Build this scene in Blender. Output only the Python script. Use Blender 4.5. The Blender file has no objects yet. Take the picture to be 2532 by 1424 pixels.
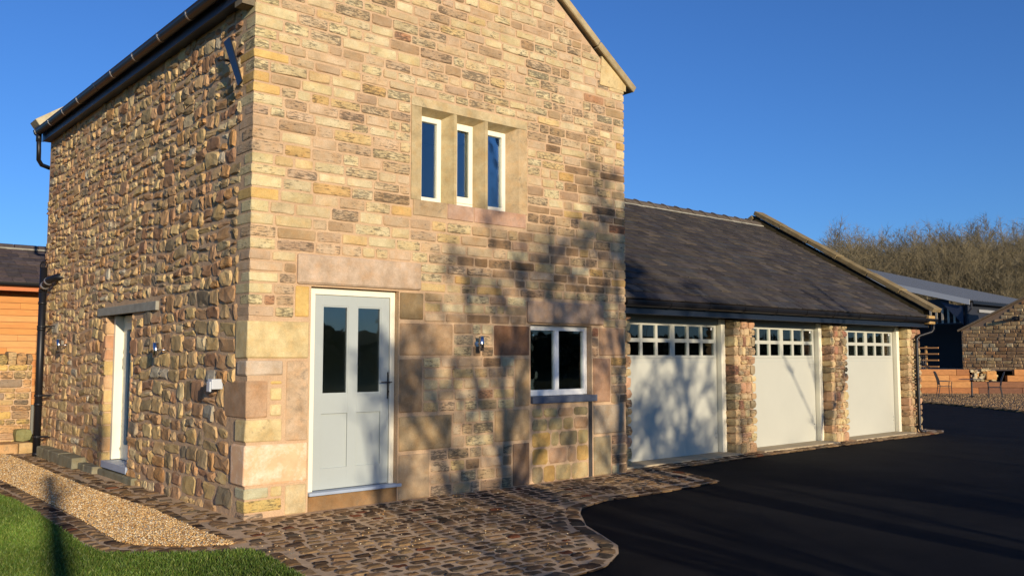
import bpy, bmesh, math, random
import numpy as np
from mathutils import Vector, Matrix, noise
R=math.radians
SC=bpy.context.scene; COL=SC.collection
# ---------------------------------------------------------------- camera
XR,XL,YH,PW,PH=3800.,-624.,882.,2532.,1424.
CX,CY=PW/2,PH/2
FPX=math.sqrt((XR-CX)*(CX-XL)-(YH-CY)**2)
_X=Vector((XR-CX,YH-CY,FPX)).normalized(); _Y=Vector((XL-CX,YH-CY,FPX)).normalized(); _Z=_X.cross(_Y)
if _Z.y>0: _Z=-_Z
CAMLOC=Vector((-3.705,-8.259,1.581))
def w(c): return Vector((_X.dot(c),_Y.dot(c),_Z.dot(c)))
right=w(Vector((1,0,0))); down=w(Vector((0,1,0))); fwd=w(Vector((0,0,1)))
cam=bpy.data.cameras.new('camera'); camo=bpy.data.objects.new('camera',cam); COL.objects.link(camo)
M=Matrix((right,-down,-fwd)).transposed().to_4x4(); M.translation=CAMLOC
camo.matrix_world=M
cam.sensor_width=36; cam.lens=36*FPX/PW; cam.clip_end=3000; cam.clip_start=.05
SC.camera=camo
# ---------------------------------------------------------------- light
SUN_EL=12.0; SUN_AZ=12.5          # light travels towards (sin az, cos az)
world=bpy.data.worlds.new("World"); SC.world=world; world.use_nodes=True
nt=world.node_tree; nt.nodes.clear()
sky=nt.nodes.new('ShaderNodeTexSky'); sky.sky_type='NISHITA'; sky.sun_disc=False
sky.sun_elevation=R(SUN_EL); sky.sun_rotation=R(180+SUN_AZ)
sky.air_density=1.0; sky.dust_density=0.3; sky.ozone_density=5.0; sky.altitude=200
hs=nt.nodes.new('ShaderNodeHueSaturation'); hs.inputs['Saturation'].default_value=1.0; hs.inputs['Value'].default_value=1.0
bg=nt.nodes.new('ShaderNodeBackground'); bg.inputs['Strength'].default_value=0.15
out=nt.nodes.new('ShaderNodeOutputWorld')
nt.links.new(sky.outputs[0],hs.inputs['Color']); gm=nt.nodes.new('ShaderNodeVectorMath'); gm.operation='MULTIPLY'; gm.inputs[1].default_value=(.53,.69,.93); nt.links.new(hs.outputs[0],gm.inputs[0]); nt.links.new(gm.outputs[0],bg.inputs[0]); nt.links.new(bg.outputs[0],out.inputs[0])
sl=bpy.data.lights.new('sun','SUN'); sl.energy=4.6; sl.angle=R(0.53); sl.color=(1.0,.85,.66)
so=bpy.data.objects.new('sun',sl); COL.objects.link(so)
T=Vector((math.sin(R(SUN_AZ))*math.cos(R(SUN_EL)),math.cos(R(SUN_AZ))*math.cos(R(SUN_EL)),-math.sin(R(SUN_EL))))
so.rotation_euler=T.to_track_quat('-Z','Y').to_euler(); so.location=(-5,-20,15)
SC.view_settings.view_transform='Standard'; SC.view_settings.look='None'
SC.view_settings.exposure=0.15; SC.view_settings.gamma=1
rnd=random.Random(7)
# ---------------------------------------------------------------- helpers
def srgb(r,g,b,k=1.0):
    def f(c):
        c=c/255.; return (c/12.92 if c<=.04045 else ((c+.055)/1.055)**2.4)*k
    return (f(r),f(g),f(b))
def mesh(name,verts,faces,tints=None,smooth=False):
    me=bpy.data.meshes.new(name); me.from_pydata([tuple(v) for v in verts],[],faces)
    if tints is not None:
        a=me.color_attributes.new('tint','FLOAT_COLOR','POINT')
        a.data.foreach_set('color',np.asarray(tints,dtype=np.float32).ravel())
    if smooth: me.polygons.foreach_set('use_smooth',[True]*len(me.polygons))
    me.update(); return me
def link(name,me,mat=None,parent=None,**props):
    o=bpy.data.objects.new(name,me); COL.objects.link(o)
    if me is not None and mat is not None and not me.materials: me.materials.append(mat)
    if parent is not None: o.parent=parent
    for k,v in props.items(): o[k]=v
    return o
def empty(name,label,cat,loc=(0,0,0),group=None,parent=None):
    o=bpy.data.objects.new(name,None); COL.objects.link(o); o.location=loc; o.empty_display_size=.2
    if parent is None: o['label']=label; o['category']=cat
    if group: o['group']=group
    if parent: o.parent=parent
    return o
class MB:
    """collects geometry"""
    def __init__(s): s.v=[]; s.f=[]; s.t=[]
    def add(s,v,f,t=(1,1,1,0)):
        n=len(s.v); s.v+= [tuple(p) for p in v]; s.f+=[tuple(i+n for i in q) for q in f]; s.t+=(list(t) if isinstance(t,list) else [t]*len(v))
    def box(s,x0,x1,y0,y1,z0,z1,t=(1,1,1,0)):
        s.add([(x0,y0,z0),(x1,y0,z0),(x1,y1,z0),(x0,y1,z0),(x0,y0,z1),(x1,y0,z1),(x1,y1,z1),(x0,y1,z1)],
              [(0,3,2,1),(4,5,6,7),(0,1,5,4),(1,2,6,5),(2,3,7,6),(3,0,4,7)],t)
    def tube(s,pts,rad,n=8,cap=True,t=(1,1,1,0)):
        pts=[Vector(p) for p in pts]
        if not hasattr(rad,'__len__'): rad=[rad]*len(pts)
        vs=[];fs=[];prev=None
        for i,p in enumerate(pts):
            d=(pts[min(i+1,len(pts)-1)]-pts[max(i-1,0)]).normalized()
            a=d.orthogonal().normalized() if prev is None else (prev-d*prev.dot(d)).normalized()
            prev=a; b=d.cross(a)
            for k in range(n):
                an=2*math.pi*k/n; vs.append(p+(a*math.cos(an)+b*math.sin(an))*rad[i])
        for i in range(len(pts)-1):
            for k in range(n):
                fs.append((i*n+k,i*n+(k+1)%n,(i+1)*n+(k+1)%n,(i+1)*n+k))
        if cap:
            fs.append(tuple(range(n-1,-1,-1))); fs.append(tuple((len(pts)-1)*n+k for k in range(n)))
        s.add(vs,fs,t)
    def mesh(s,name,smooth=False): return mesh(name,s.v,s.f,s.t,smooth)
    def build(s,name,mat,parent=None,smooth=False,bevel=0,**kw):
        o=link(name,s.mesh(name,smooth),mat,parent,**kw)
        if bevel:
            m=o.modifiers.new('bevel','BEVEL'); m.width=bevel; m.segments=2; m.limit_method='ANGLE'; m.angle_limit=R(40)
        return o
def bx(name,mat,parent,x0,x1,y0,y1,z0,z1,bevel=0,t=(1,1,1,0),**kw):
    m=MB(); m.box(x0,x1,y0,y1,z0,z1,t); return m.build(name,mat,parent,bevel=bevel,**kw)
class Pieces:
    """alike pieces: the ones that show largest stay objects, the rest are joined"""
    def __init__(s): s.l=[]
    def add(s,v,f,t,size=None):
        v=[Vector(p) for p in v]
        c=sum(v,Vector())/len(v); ext=max((p-c).length for p in v)
        d=(c-CAMLOC); q=d.normalized(); ang=math.degrees(math.acos(max(-1,min(1,q.dot(fwd)))))
        vis=1.0
        cc=(right.dot(d),-down.dot(d),fwd.dot(d))
        if cc[2]<=.2: vis=.01
        else:
            px=CX+FPX*cc[0]/cc[2]; py=CY-FPX*cc[1]/cc[2]
            if px<-20 or px>PW+20 or py<-20 or py>PH+20: vis=.01
        s.l.append((vis*ext/d.length,v,f,t))
    def build(s,name,joined,mat,parent,limit=300,smooth=False,label=None):
        s.l.sort(key=lambda a:-a[0])
        for k,(sz,v,f,t) in enumerate(s.l[:limit]):
            me=mesh(name,v,f,t if isinstance(t,list) else [t]*len(v),smooth); link(name,me,mat,parent)
        rest=s.l[limit:]
        if rest:
            m=MB()
            for sz,v,f,t in rest: m.add(v,f,t)
            o=m.build(joined,mat,parent,smooth=smooth); o['kind']='stuff'
def stone_poly(u0,u1,v0,v1,c,j,r=rnd):
    """rounded irregular outline"""
    w_,h=u1-u0,v1-v0; c=min(c,.4*min(w_,h))
    def J(): return r.uniform(-j,j)
    p=[(u0+c*r.uniform(.6,1.3),v0+J()*.6),((u0+u1)/2+J()*2,v0+J()),(u1-c*r.uniform(.6,1.3),v0+J()*.6),
       (u1+J()*.6,v0+c*r.uniform(.6,1.3)),(u1+J()*.6,v1-c*r.uniform(.6,1.3)),
       (u1-c*r.uniform(.6,1.3),v1+J()*.6),((u0+u1)/2+J()*2,v1+J()),(u0+c*r.uniform(.6,1.3),v1+J()*.6),
       (u0+J()*.6,v1-c*r.uniform(.6,1.3)),(u0+J()*.6,v0+c*r.uniform(.6,1.3))]
    return p
def pillow(poly,base,top,inset,jit,frame,r=rnd,tilt=0,mid=.72):
    """poly in (u,v); returns verts and faces; about 50 triangles"""
    n=len(poly); cu=sum(p[0] for p in poly)/n; cv=sum(p[1] for p in poly)/n
    hu=max(abs(p[0]-cu) for p in poly)+1e-6; hv=max(abs(p[1]-cv) for p in poly)+1e-6
    tu,tv=r.uniform(-tilt,tilt),r.uniform(-tilt,tilt)
    vs=[];fs=[]
    for p in poly: vs.append((p[0],p[1],base))
    for p in poly: vs.append((p[0],p[1],base+(top-base)*mid+r.uniform(-jit,jit)*.4+(p[0]-cu)/hu*tu*.5))
    for p in poly:
        du=p[0]-cu; dv=p[1]-cv; inset_=inset*r.uniform(.5,1.5)
        vs.append((cu+du*(1-inset_/hu),cv+dv*(1-inset_/hv),top+r.uniform(-jit,jit)+du/hu*tu+dv/hv*tv))
    vs.append((cu-hu*.3,cv+r.uniform(-.2,.2)*hv,top+r.uniform(-jit,jit)*.8+abs(jit)*.4-.3*tu)); vs.append((cu+hu*.3,cv+r.uniform(-.2,.2)*hv,top+r.uniform(-jit,jit)*.8+abs(jit)*.4+.3*tu))
    for a in (0,n):
        for i in range(n): fs.append((a+i,a+(i+1)%n,a+n+(i+1)%n,a+n+i))
    o=2*n; A,B=3*n,3*n+1
    for i in range(n):
        j=(i+1)%n; um=(vs[o+i][0]+vs[o+j][0])/2
        fs.append((o+i,o+j,B if um>cu else A))
    # bridge triangles between A and B
    ii=[i for i in range(n) if ((vs[o+i][0]+vs[o+(i+1)%n][0])/2>cu)!=((vs[o+i-1][0]+vs[o+i][0])/2>cu)]
    for i in ii: fs.append((o+i,A,B))
    return [frame(*p) for p in vs],fs
MORT_C=srgb(205,174,138)
def ringtint(t,nv,k=.55,r=rnd,mc=None):
    """mortar smeared over the edges of a pillow stone: outer rings lean to the mortar colour"""
    mc=mc or MORT_C; n=(nv-2)//3; out=[]
    for i in range(nv):
        q=k if i<n else (k*r.uniform(.4,1.1) if i<2*n else (k*.25*r.uniform(0,1) if i<3*n else 0))
        out.append(tuple(t[c]*(1-q)+mc[c]*q for c in range(3))+(t[3],))
    return out
FRONT=lambda u,v,n:(u,-n,v)
LEFT=lambda u,v,n:(-n,u,v)
def fat_box(x0,x1,y0,y1,z0,z1,b,jit,r=rnd,fat=0):
    """rounded block: 4x4x4 shell"""
    gx=[x0,x0+b,x1-b,x1]; gy=[y0,y0+b,y1-b,y1]; gz=[z0,z0+b,z1-b,z1]
    vs=[];idx={}
    cx,cy,cz=(x0+x1)/2,(y0+y1)/2,(z0+z1)/2
    for i in range(4):
        for j in range(4):
            for k in range(4):
                e=(i in(0,3))+(j in(0,3))+(k in(0,3))
                if e==0: continue
                p=Vector((gx[i],gy[j],gz[k]))
                if e>=2:
                    q=.35 if e==2 else .5
                    if i in(0,3): p.x+=(b*q if i==0 else -b*q)
                    if j in(0,3): p.y+=(b*q if j==0 else -b*q)
                    if k in(0,3): p.z+=(b*q if k==0 else -b*q)
                idx[(i,j,k)]=len(vs)
                vs.append(p+Vector((r.uniform(-jit,jit),r.uniform(-jit,jit),r.uniform(-jit,jit)*.7)))
    fs=[]
    for a in range(3):
        for b_ in range(3):
            for c in (0,3):
                def q(*pts): fs.append(tuple(idx[p] for p in (pts if c==3 else pts[::-1])))
                q((c,a,b_),(c,a+1,b_),(c,a+1,b_+1),(c,a,b_+1))
                q((b_,c,a),(b_,c,a+1),(b_+1,c,a+1),(b_+1,c,a))
                q((a,b_,c),(a+1,b_,c),(a+1,b_+1,c),(a,b_+1,c))
    return vs,fs
def small_rock(x0,x1,y0,y1,z0,z1,jit,r=rnd):
    """12-vertex rounded block: 3x3x3 shell, 48 triangles"""
    vs=[];idx={}
    for i in range(3):
        for j in range(3):
            for k in range(3):
                e=(i!=1)+(j!=1)+(k!=1)
                if e==0: continue
                p=Vector((x0+(x1-x0)*i/2,y0+(y1-y0)*j/2,z0+(z1-z0)*k/2))
                c=Vector(((x0+x1)/2,(y0+y1)/2,(z0+z1)/2))
                s={1:1.0,2:.94,3:.84}[e]
                p=c+(p-c)*s
                idx[(i,j,k)]=len(vs); vs.append(p+Vector([r.uniform(-jit,jit) for _ in range(3)]))
    fs=[]
    for a in range(2):
        for b in range(2):
            for c in (0,2):
                def q(*pts): fs.append(tuple(idx[p] for p in (pts if c==2 else pts[::-1])))
                q((c,a,b),(c,a+1,b),(c,a+1,b+1),(c,a,b+1))
                q((b,c,a),(b,c,a+1),(b+1,c,a+1),(b+1,c,a))
                q((a,b,c),(a+1,b,c),(a+1,b+1,c),(a,b+1,c))
    return vs,fs
# ---------------------------------------------------------------- materials
class NM:
    def __init__(s,name):
        s.m=bpy.data.materials.new(name); s.m.use_nodes=True; s.t=s.m.node_tree; s.t.nodes.clear()
        s.out=s.n('ShaderNodeOutputMaterial'); s.b=s.n('ShaderNodeBsdfPrincipled'); s.l(s.b.outputs[0],s.out.inputs[0])
    def n(s,t,**k):
        x=s.t.nodes.new(t)
        for a,v in k.items(): setattr(x,a,v)
        return x
    def l(s,a,b): s.t.links.new(a,b)
    def pos(s,scale=(1,1,1),off=None):
        g=s.n('ShaderNodeNewGeometry'); mp=s.n('ShaderNodeVectorMath',operation='MULTIPLY'); mp.inputs[1].default_value=scale
        src=g.outputs['Position']
        if off is not None:
            ad=s.n('ShaderNodeVectorMath',operation='ADD'); s.l(src,ad.inputs[0]); s.l(off,ad.inputs[1]); src=ad.outputs[0]
        s.l(src,mp.inputs[0]); return mp.outputs[0]
    def noise(s,vec,scale,detail=4,rough=.6,dist=0):
        x=s.n('ShaderNodeTexNoise'); x.inputs['Scale'].default_value=scale; x.inputs['Detail'].default_value=detail
        x.inputs['Roughness'].default_value=rough; x.inputs['Distortion'].default_value=dist; s.l(vec,x.inputs['Vector']); return x.outputs['Fac']
    def ramp(s,fac,a,b,c0=(0,0,0,1),c1=(1,1,1,1)):
        r=s.n('ShaderNodeValToRGB'); e=r.color_ramp.elements; e[0].position=a; e[1].position=b; e[0].color=c0; e[1].color=c1; s.l(fac,r.inputs[0]); return r.outputs[0]
    def rng(s,fac,a,b,c,d):
        r=s.n('ShaderNodeMapRange'); s.l(fac,r.inputs[0])
        for i,v in enumerate((a,b,c,d)): r.inputs[i+1].default_value=v
        return r.outputs[0]
    def mix(s,f,a,b,mode='MIX'):
        x=s.n('ShaderNodeMix',data_type='RGBA',blend_type=mode)
        for sock,v in ((x.inputs['Factor'],f),(x.inputs['A'],a),(x.inputs['B'],b)):
            if hasattr(v,'is_linked'): s.l(v,sock)
            elif isinstance(v,(int,float)): sock.default_value=v
            else: sock.default_value=tuple(v)+((1,) if len(v)==3 else ())
        return x.outputs['Result']
    def math(s,op,a,b=0):
        x=s.n('ShaderNodeMath',operation=op)
        for i,v in enumerate((a,b)):
            if hasattr(v,'is_linked'): s.l(v,x.inputs[i])
            else: x.inputs[i].default_value=v
        return x.outputs[0]
    def color(s,v):
        if hasattr(v,'is_linked'): s.l(v,s.b.inputs['Base Color'])
        else: s.b.inputs['Base Color'].default_value=tuple(v)+(1,)
    def rough(s,v):
        if hasattr(v,'is_linked'): s.l(v,s.b.inputs['Roughness'])
        else: s.b.inputs['Roughness'].default_value=v
    def bump(s,h,strength=.5,dist=.01,prev=None):
        x=s.n('ShaderNodeBump'); x.inputs['Strength'].default_value=strength; x.inputs['Distance'].default_value=dist
        s.l(h,x.inputs['Height'])
        if prev: s.l(prev,x.inputs['Normal'])
        s.l(x.outputs[0],s.b.inputs['Normal']); return x.outputs[0]
    def tint(s):
        a=s.n('ShaderNodeAttribute',attribute_name='tint'); return a.outputs['Color'],a.outputs['Alpha']
    def offs(s,al):
        c=s.n('ShaderNodeCombineXYZ'); s.l(s.math('MULTIPLY',al,37.),c.inputs[0]); s.l(s.math('MULTIPLY',al,91.),c.inputs[1]); s.l(s.math('MULTIPLY',al,53.),c.inputs[2]); return c.outputs[0]
def stone_mat(name,speck=(.62,.70),scale=(1,1,1),dark=(.075,.065,.05),spk=1.0,bump=.5,bd=.008,mott=.35,fine=30,pit=22):
    m=NM(name); c,a=m.tint(); off=m.offs(a)
    p=m.pos(scale,off); pu=m.pos((1,1,1),off)
    big=m.noise(pu,5,4,.65); med=m.noise(p,pit,5,.75,.4); fn=m.noise(pu,90,3,.7)
    col=m.mix(m.rng(big,.3,.7,0,1),m.mix(1.0,c,(1-mott*.92,1-mott,1-mott*1.12),'MULTIPLY'),c)
    warm=m.noise(pu,9,3,.6)
    col=m.mix(m.rng(warm,.45,.75,0,.35),col,m.mix(1.0,c,(1.0,.72,.42),'MULTIPLY'))
    # sooty weathering patches, amount varies by stone
    frac=m.math('FRACT',m.math('MULTIPLY',a,7.31)); th=m.math('ADD',med,m.rng(frac,0,1,-.12,.075*spk))
    patch=m.noise(pu,6.5,3,.6); reg=m.noise(m.pos(),.55,2,.5); th=m.math('ADD',th,m.rng(reg,.35,.65,-.045,.035)); th=m.math('ADD',th,m.rng(patch,.3,.7,-.06,.06))
    sk=m.ramp(th,speck[0],speck[1])
    col=m.mix(m.math('MULTIPLY',sk,.7),col,dark)
    col=m.mix(1.0,col,m.ramp(fn,.2,.8,(.78,.78,.78,1),(1.15,1.15,1.15,1)),'MULTIPLY')
    m.color(col); m.rough(.95); m.b.inputs['Specular IOR Level'].default_value=.06
    h=m.math('ADD',m.math('MULTIPLY',med,.9),m.math('MULTIPLY',m.noise(p,fine*2,4,.7),.5))
    h=m.math('SUBTRACT',h,m.math('MULTIPLY',sk,.25))
    m.bump(h,bump,bd); return m.m
M_DRESS=stone_mat('dressed_sandstone',speck=(.545,.615),scale=(.42,.42,1.7),spk=1.2,bump=.6,bd=.012,fine=26,pit=34)
M_ASHLAR=stone_mat('ashlar_sandstone',speck=(.58,.78),scale=(.8,.8,.8),spk=.8,bump=.4,bd=.008,mott=.42,fine=14,pit=12,dark=(.16,.14,.10))
def patched():
    m=NM('limewashed_sandstone'); c,a=m.tint(); p=m.pos(); n=m.noise(p,3.2,6,.75,.3); f=m.noise(p,45,4,.7); g=m.noise(p,7,4,.6)
    col=m.mix(m.rng(g,.35,.7,0,.6),c,srgb(214,160,120)); col=m.mix(m.ramp(m.math('ADD',n,m.math('MULTIPLY',f,.18)),.54,.74),col,srgb(238,216,188))
    m.color(col); m.rough(.95); m.b.inputs['Specular IOR Level'].default_value=.06; m.bump(m.math('ADD',g,f),.4,.008); return m.m
M_PATCH=patched()
M_RUBBLE=stone_mat('rubble_sandstone',speck=(.60,.74),scale=(1.1,1.5,.6),spk=.7,bump=.7,bd=.010,mott=.35,fine=22,pit=14,dark=(.12,.10,.085))
M_COB=stone_mat('cobble_stone',speck=(.60,.78),scale=(1,1,1),spk=.6,bump=.6,bd=.008,mott=.5,fine=20,pit=14,dark=(.04,.035,.03))
def simple(name,col,rough=.6,nscale=0,namt=.2,bump=0,bd=.004,bscale=60,metal=0,spec=.5,stretch=(1,1,1)):
    m=NM(name)
    if nscale:
        n=m.noise(m.pos(stretch),nscale,5,.65)
        m.color(m.mix(1.0,col,m.ramp(n,.25,.75,(1-namt,)*3+(1,),(1+namt,)*3+(1,)),'MULTIPLY'))
    else: m.color(col)
    m.rough(rough); m.b.inputs['Metallic'].default_value=metal; m.b.inputs['Specular IOR Level'].default_value=spec
    if bump: m.bump(m.noise(m.pos(stretch),bscale,4,.7),bump,bd)
    return m.m
def mortar_mat():
    m=NM('lime_mortar'); p=m.pos()
    a=m.noise(p,3,4,.6); b=m.noise(p,60,4,.75); c=m.noise(p,14,3,.6)
    col=m.mix(m.rng(a,.3,.7,0,1),srgb(188,156,122),srgb(208,178,140))
    col=m.mix(1.0,col,m.ramp(b,.25,.75,(.75,.75,.75,1),(1.15,1.15,1.15,1)),'MULTIPLY')
    m.color(col); m.rough(.95); m.b.inputs['Specular IOR Level'].default_value=.1
    m.bump(m.math('ADD',m.math('MULTIPLY',c,1.2),m.math('MULTIPLY',b,.5)),.55,.012); return m.m
M_MORT=mortar_mat()
M_MORT_SAND=simple('sandy_mortar',srgb(200,172,134),.95,8,.25,.5,.006,50,spec=.1)
M_CONC=simple('weathered_concrete',srgb(150,147,132),.9,7,.25,.4,.004,60,spec=.2)
M_APRON=simple('apron_concrete',srgb(176,160,130),.9,5,.22,.3,.004,40,spec=.2)
M_CREAM=simple('cream_paint',srgb(238,232,206),.45,4,.03)
M_SAGE=simple('pale_grey_paint',srgb(170,177,171),.45,3,.03,stretch=(1,1,1))
M_GDOOR=simple('pale_garage_paint',srgb(190,189,172),.5,2,.03,bump=.05,bd=.003,bscale=7)
M_SILL=simple('blue_grey_sill',srgb(160,172,186),.5,6,.08)
M_SLATESILL=simple('slate_sill',srgb(92,98,108),.6,10,.15,.2)
M_BLACK=simple('black_plastic',(.010,.010,.012),.42,0,spec=.35)
M_FASC=simple('dark_navy_board',(.012,.017,.028),.4,0)
M_STRAP=simple('galvanised_strap',(.30,.28,.26),.4,0,metal=.6)
M_STEEL=simple('brushed_steel',(.6,.6,.62),.22,0,metal=1)
M_DARKIN=simple('interior_plaster',srgb(128,128,118),.9,2,.08)
M_ROOMW=simple('interior_wall',srgb(214,218,208),.9)
M_GARIN=simple('garage_interior',(.05,.05,.05),.9)
M_WHITEBOX=simple('white_plastic',srgb(190,196,200),.4)
M_BLKIRON=simple('wrought_iron',(.04,.038,.036),.5,30,.2)
M_STICK=simple('label_paper',(.75,.75,.75),.6)
def glass_mat(name,tr=(.9,.94,.92),base=.08):
    m=NM(name); m.t.nodes.remove(m.b)
    t=m.n('ShaderNodeBsdfTransparent'); t.inputs[0].default_value=tr+(1,)
    g=m.n('ShaderNodeBsdfGlossy'); g.inputs['Roughness'].default_value=.015; g.inputs[0].default_value=(.95,.97,1,1)
    f=m.n('ShaderNodeFresnel'); f.inputs[0].default_value=1.5
    ff=m.math('ADD',m.math('MULTIPLY',f.outputs[0],1.3),base*.3)
    x=m.n('ShaderNodeMixShader'); m.l(ff,x.inputs[0]); m.l(t.outputs[0],x.inputs[1]); m.l(g.outputs[0],x.inputs[2]); m.l(x.outputs[0],m.out.inputs[0])
    nz=m.noise(m.pos(),2.2,2,.5); b=m.n('ShaderNodeBump'); b.inputs['Strength'].default_value=.12; b.inputs['Distance'].default_value=.02; m.l(nz,b.inputs['Height']); m.l(b.outputs[0],g.inputs['Normal'])
    return m.m
M_GLASS=glass_mat('window_glass')
def tint_mat(name,rough=.8,mott=.25,nscale=12,bump=.3,bd=.004,bscale=50,stretch=(1,1,1),spec=.3):
    m=NM(name); c,a=m.tint(); p=m.pos(stretch,m.offs(a)); n=m.noise(p,nscale,5,.7)
    m.color(m.mix(1.0,c,m.ramp(n,.25,.75,(1-mott,)*3+(1,),(1+mott,)*3+(1,)),'MULTIPLY')); m.rough(rough); m.b.inputs['Specular IOR Level'].default_value=spec
    m.bump(m.noise(p,bscale,4,.7),bump,bd); return m.m
M_SLATE=tint_mat('stone_slate',.85,.35,9,.5,.006,30,spec=.08)
M_TIMBER=tint_mat('larch_board',.6,.22,3,.15,.002,20,stretch=(1.2,1.2,14))
M_SLEEPER=tint_mat('oak_sleeper',.7,.35,3,.3,.004,14,stretch=(2,1.2,8))
M_BARK=tint_mat('bark',.9,.3,6,.3,.01,12)
M_LEAF=tint_mat('leaf',.7,.3,6,0)
M_GRASS=tint_mat('grass_blade',.55,.2,3,0,spec=.3)
M_GRAVEL=tint_mat('pebble',.8,.2,20,.2,.002,90)
M_SHEET=simple('metal_sheet',srgb(122,126,128),.45,3,.1,metal=.2)
def asphalt_mat():
    m=NM('asphalt'); p=m.pos()
    a=m.noise(p,1.3,4,.6); b=m.noise(p,160,2,.6); s=m.noise(p,70,2,.5)
    col=m.mix(m.rng(a,.3,.7,0,1),(.006,.006,.0068),(.0135,.013,.0125))
    col=m.mix(m.ramp(s,.70,.74),col,(.06,.057,.052))
    m.color(col); m.rough(.9); m.b.inputs['Specular IOR Level'].default_value=.08
    m.bump(b,.7,.006); return m.m
M_ASPH=asphalt_mat()
M_SOIL=simple('lawn_soil',srgb(52,66,26),.95,5,.3,.3,.02,20,spec=.1)
M_FIELD=simple('winter_field',srgb(84,88,48),.95,.3,.3,.4,.05,4,spec=.1)
def tn(c,j=.10,r=rnd):
    k=1+r.uniform(-j,j); return (c[0]*k,c[1]*k*(1+r.uniform(-.015,.015)),c[2]*k*(1+r.uniform(-.04,.04)),r.random())
P_DRESS=[(srgb(224,210,166),24),(srgb(216,198,152),20),(srgb(218,190,134),8),(srgb(208,184,148),16),(srgb(200,174,142),13),(srgb(180,152,124),9),(srgb(208,168,98),3.5),(srgb(206,188,148),6),(srgb(166,138,106),6),(srgb(210,182,150),7),(srgb(182,128,98),.6)]
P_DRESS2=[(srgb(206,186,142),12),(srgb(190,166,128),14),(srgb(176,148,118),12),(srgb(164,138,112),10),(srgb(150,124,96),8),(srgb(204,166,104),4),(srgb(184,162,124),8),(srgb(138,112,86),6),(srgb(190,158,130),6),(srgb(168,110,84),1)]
P_RUB=[(srgb(208,178,130),14),(srgb(214,186,132),14),(srgb(190,154,114),15),(srgb(196,158,120),10),(srgb(172,152,114),10),(srgb(218,194,140),8),(srgb(168,132,102),9),(srgb(220,200,154),6),(srgb(150,138,114),5),(srgb(196,188,164),2.5),(srgb(200,156,104),4)]
def calm(pal,c,k): return [(tuple(a[i]*(1-k)+c[i]*k for i in range(3)),w_) for a,w_ in pal]
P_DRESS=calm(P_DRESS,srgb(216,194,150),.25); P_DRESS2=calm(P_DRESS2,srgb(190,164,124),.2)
def pick(pal,r=rnd,j=.1):
    t=r.uniform(0,sum(w_ for c,w_ in pal))
    for c,w_ in pal:
        t-=w_
        if t<=0: return tn(c,j,r)
    return tn(pal[0][0],j,r)
# ================================================================ GROUND
def flat(name,poly,z,mat,**kw):
    from mathutils.geometry import tessellate_polygon
    tri=tessellate_polygon([[Vector((x,y,0)) for x,y in poly]])
    fs=[]
    for t in tri:
        a,b,c=[Vector((poly[i][0],poly[i][1])) for i in t]
        fs.append(tuple(t) if (b-a).cross(c-a)>0 else tuple(t)[::-1])
    return link(name,mesh(name,[(x,y,z) for x,y in poly],fs),mat,kind='structure',**kw)
def hill_h(x,y):
    dx,dy=x-CAMLOC.x,y-CAMLOC.y; d=math.hypot(dx,dy); az=math.degrees(math.atan2(dx*right.x+dy*right.y,dx*fwd.x+dy*fwd.y))
    s=max(0,min(1,(d-72)/75)); s=s*s*(3-2*s)
    k=max(0,min(1,(az-16.5)/4)); k*=max(0,min(1,(75-az)/15)); k=k*k*(3-2*k)
    h=7.2*s*k*(1+.0009*max(0,d-147))
    # low bank behind the photographer
    b=max(0,min(1,(-y-42)/45)); h+=5*b*b*(3-2*b)
    return h
gv=[];gf=[];N=110
ax=[-1500,-700,-350]+[-200+i*8 for i in range(66)]+[420,600,1000,1600]
for y in ax:
    for x in ax: gv.append((x,y,-.03+hill_h(x,y)))
n=len(ax)
for i in range(n-1):
    for j in range(n-1): gf.append((i*n+j,i*n+j+1,(i+1)*n+j+1,(i+1)*n+j))
link('ground',mesh('ground',gv,gf,smooth=True),M_FIELD,kind='structure')
# outlines measured on the ground plane
EDGE_AS=[(6.151,-.05),(6.061,-.607),(5.744,-1.367),(5.012,-1.426),(4.227,-1.458),(3.598,-1.411),(3.017,-1.607),(2.745,-1.847),(2.331,-2.337),(2.103,-2.76),(1.895,-3.133),(1.674,-3.343),(1.297,-3.563),(0.902,-3.613),(.2,-3.75),(-.6,-3.9),(-.95,-4.3)]
EDGE_GR=[(-1.05,-4.0),(-.68,-2.9),(-.604,-2.313),(-.55,-1.881),(-.503,-1.425),(-.564,-1.255),(-.811,-1.198),(-1.116,-.972),(-1.475,-.624),(-1.498,-.202),(-1.454,.675),(-1.416,1.747),(-1.398,2.722),(-1.46,3.22),(-1.46,8.0)]
GRAV=[(-1.19,8.0),(-1.177,4.708),(-1.183,2.904),(-1.18,1.824),(-1.201,.766),(-1.24,-.255),(-1.176,-.544),(-.849,-.887),(-.555,-1.018),(-.523,-1.002),(-.539,-.239),(-.473,1.024),(-.548,3.289),(-.494,5.628),(-.478,7.388),(-.5,8.0)]
def inside(p,poly):
    x,y=p; c=False; j=len(poly)-1
    for i in range(len(poly)):
        a,b=poly[i],poly[j]
        if (a[1]>y)!=(b[1]>y) and x<(b[0]-a[0])*(y-a[1])/(b[1]-a[1])+a[0]: c=not c
        j=i
    return c
COBP=EDGE_AS+EDGE_GR+[(0.1,8.0),(0.1,.1),(6.1,.1)]
flat('asphalt_drive',[(-.95,-4.0),(-.95,-14),(60,-14),(60,12),(5.6,12),(5.6,-.5),(3,-.6)],-.012,M_ASPH)
flat('cobble_bed',COBP,.008,M_MORT_SAND)
lawn_poly=EDGE_GR[::-1]+[(-1.02,-14),(-14,-14),(-14,8.0)]
flat('lawn',lawn_poly,.004,M_SOIL)
flat('gravel_bed',GRAV,.016,simple('gravel_base',srgb(176,140,86),.9,60,.4,.4,.006,120))
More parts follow.
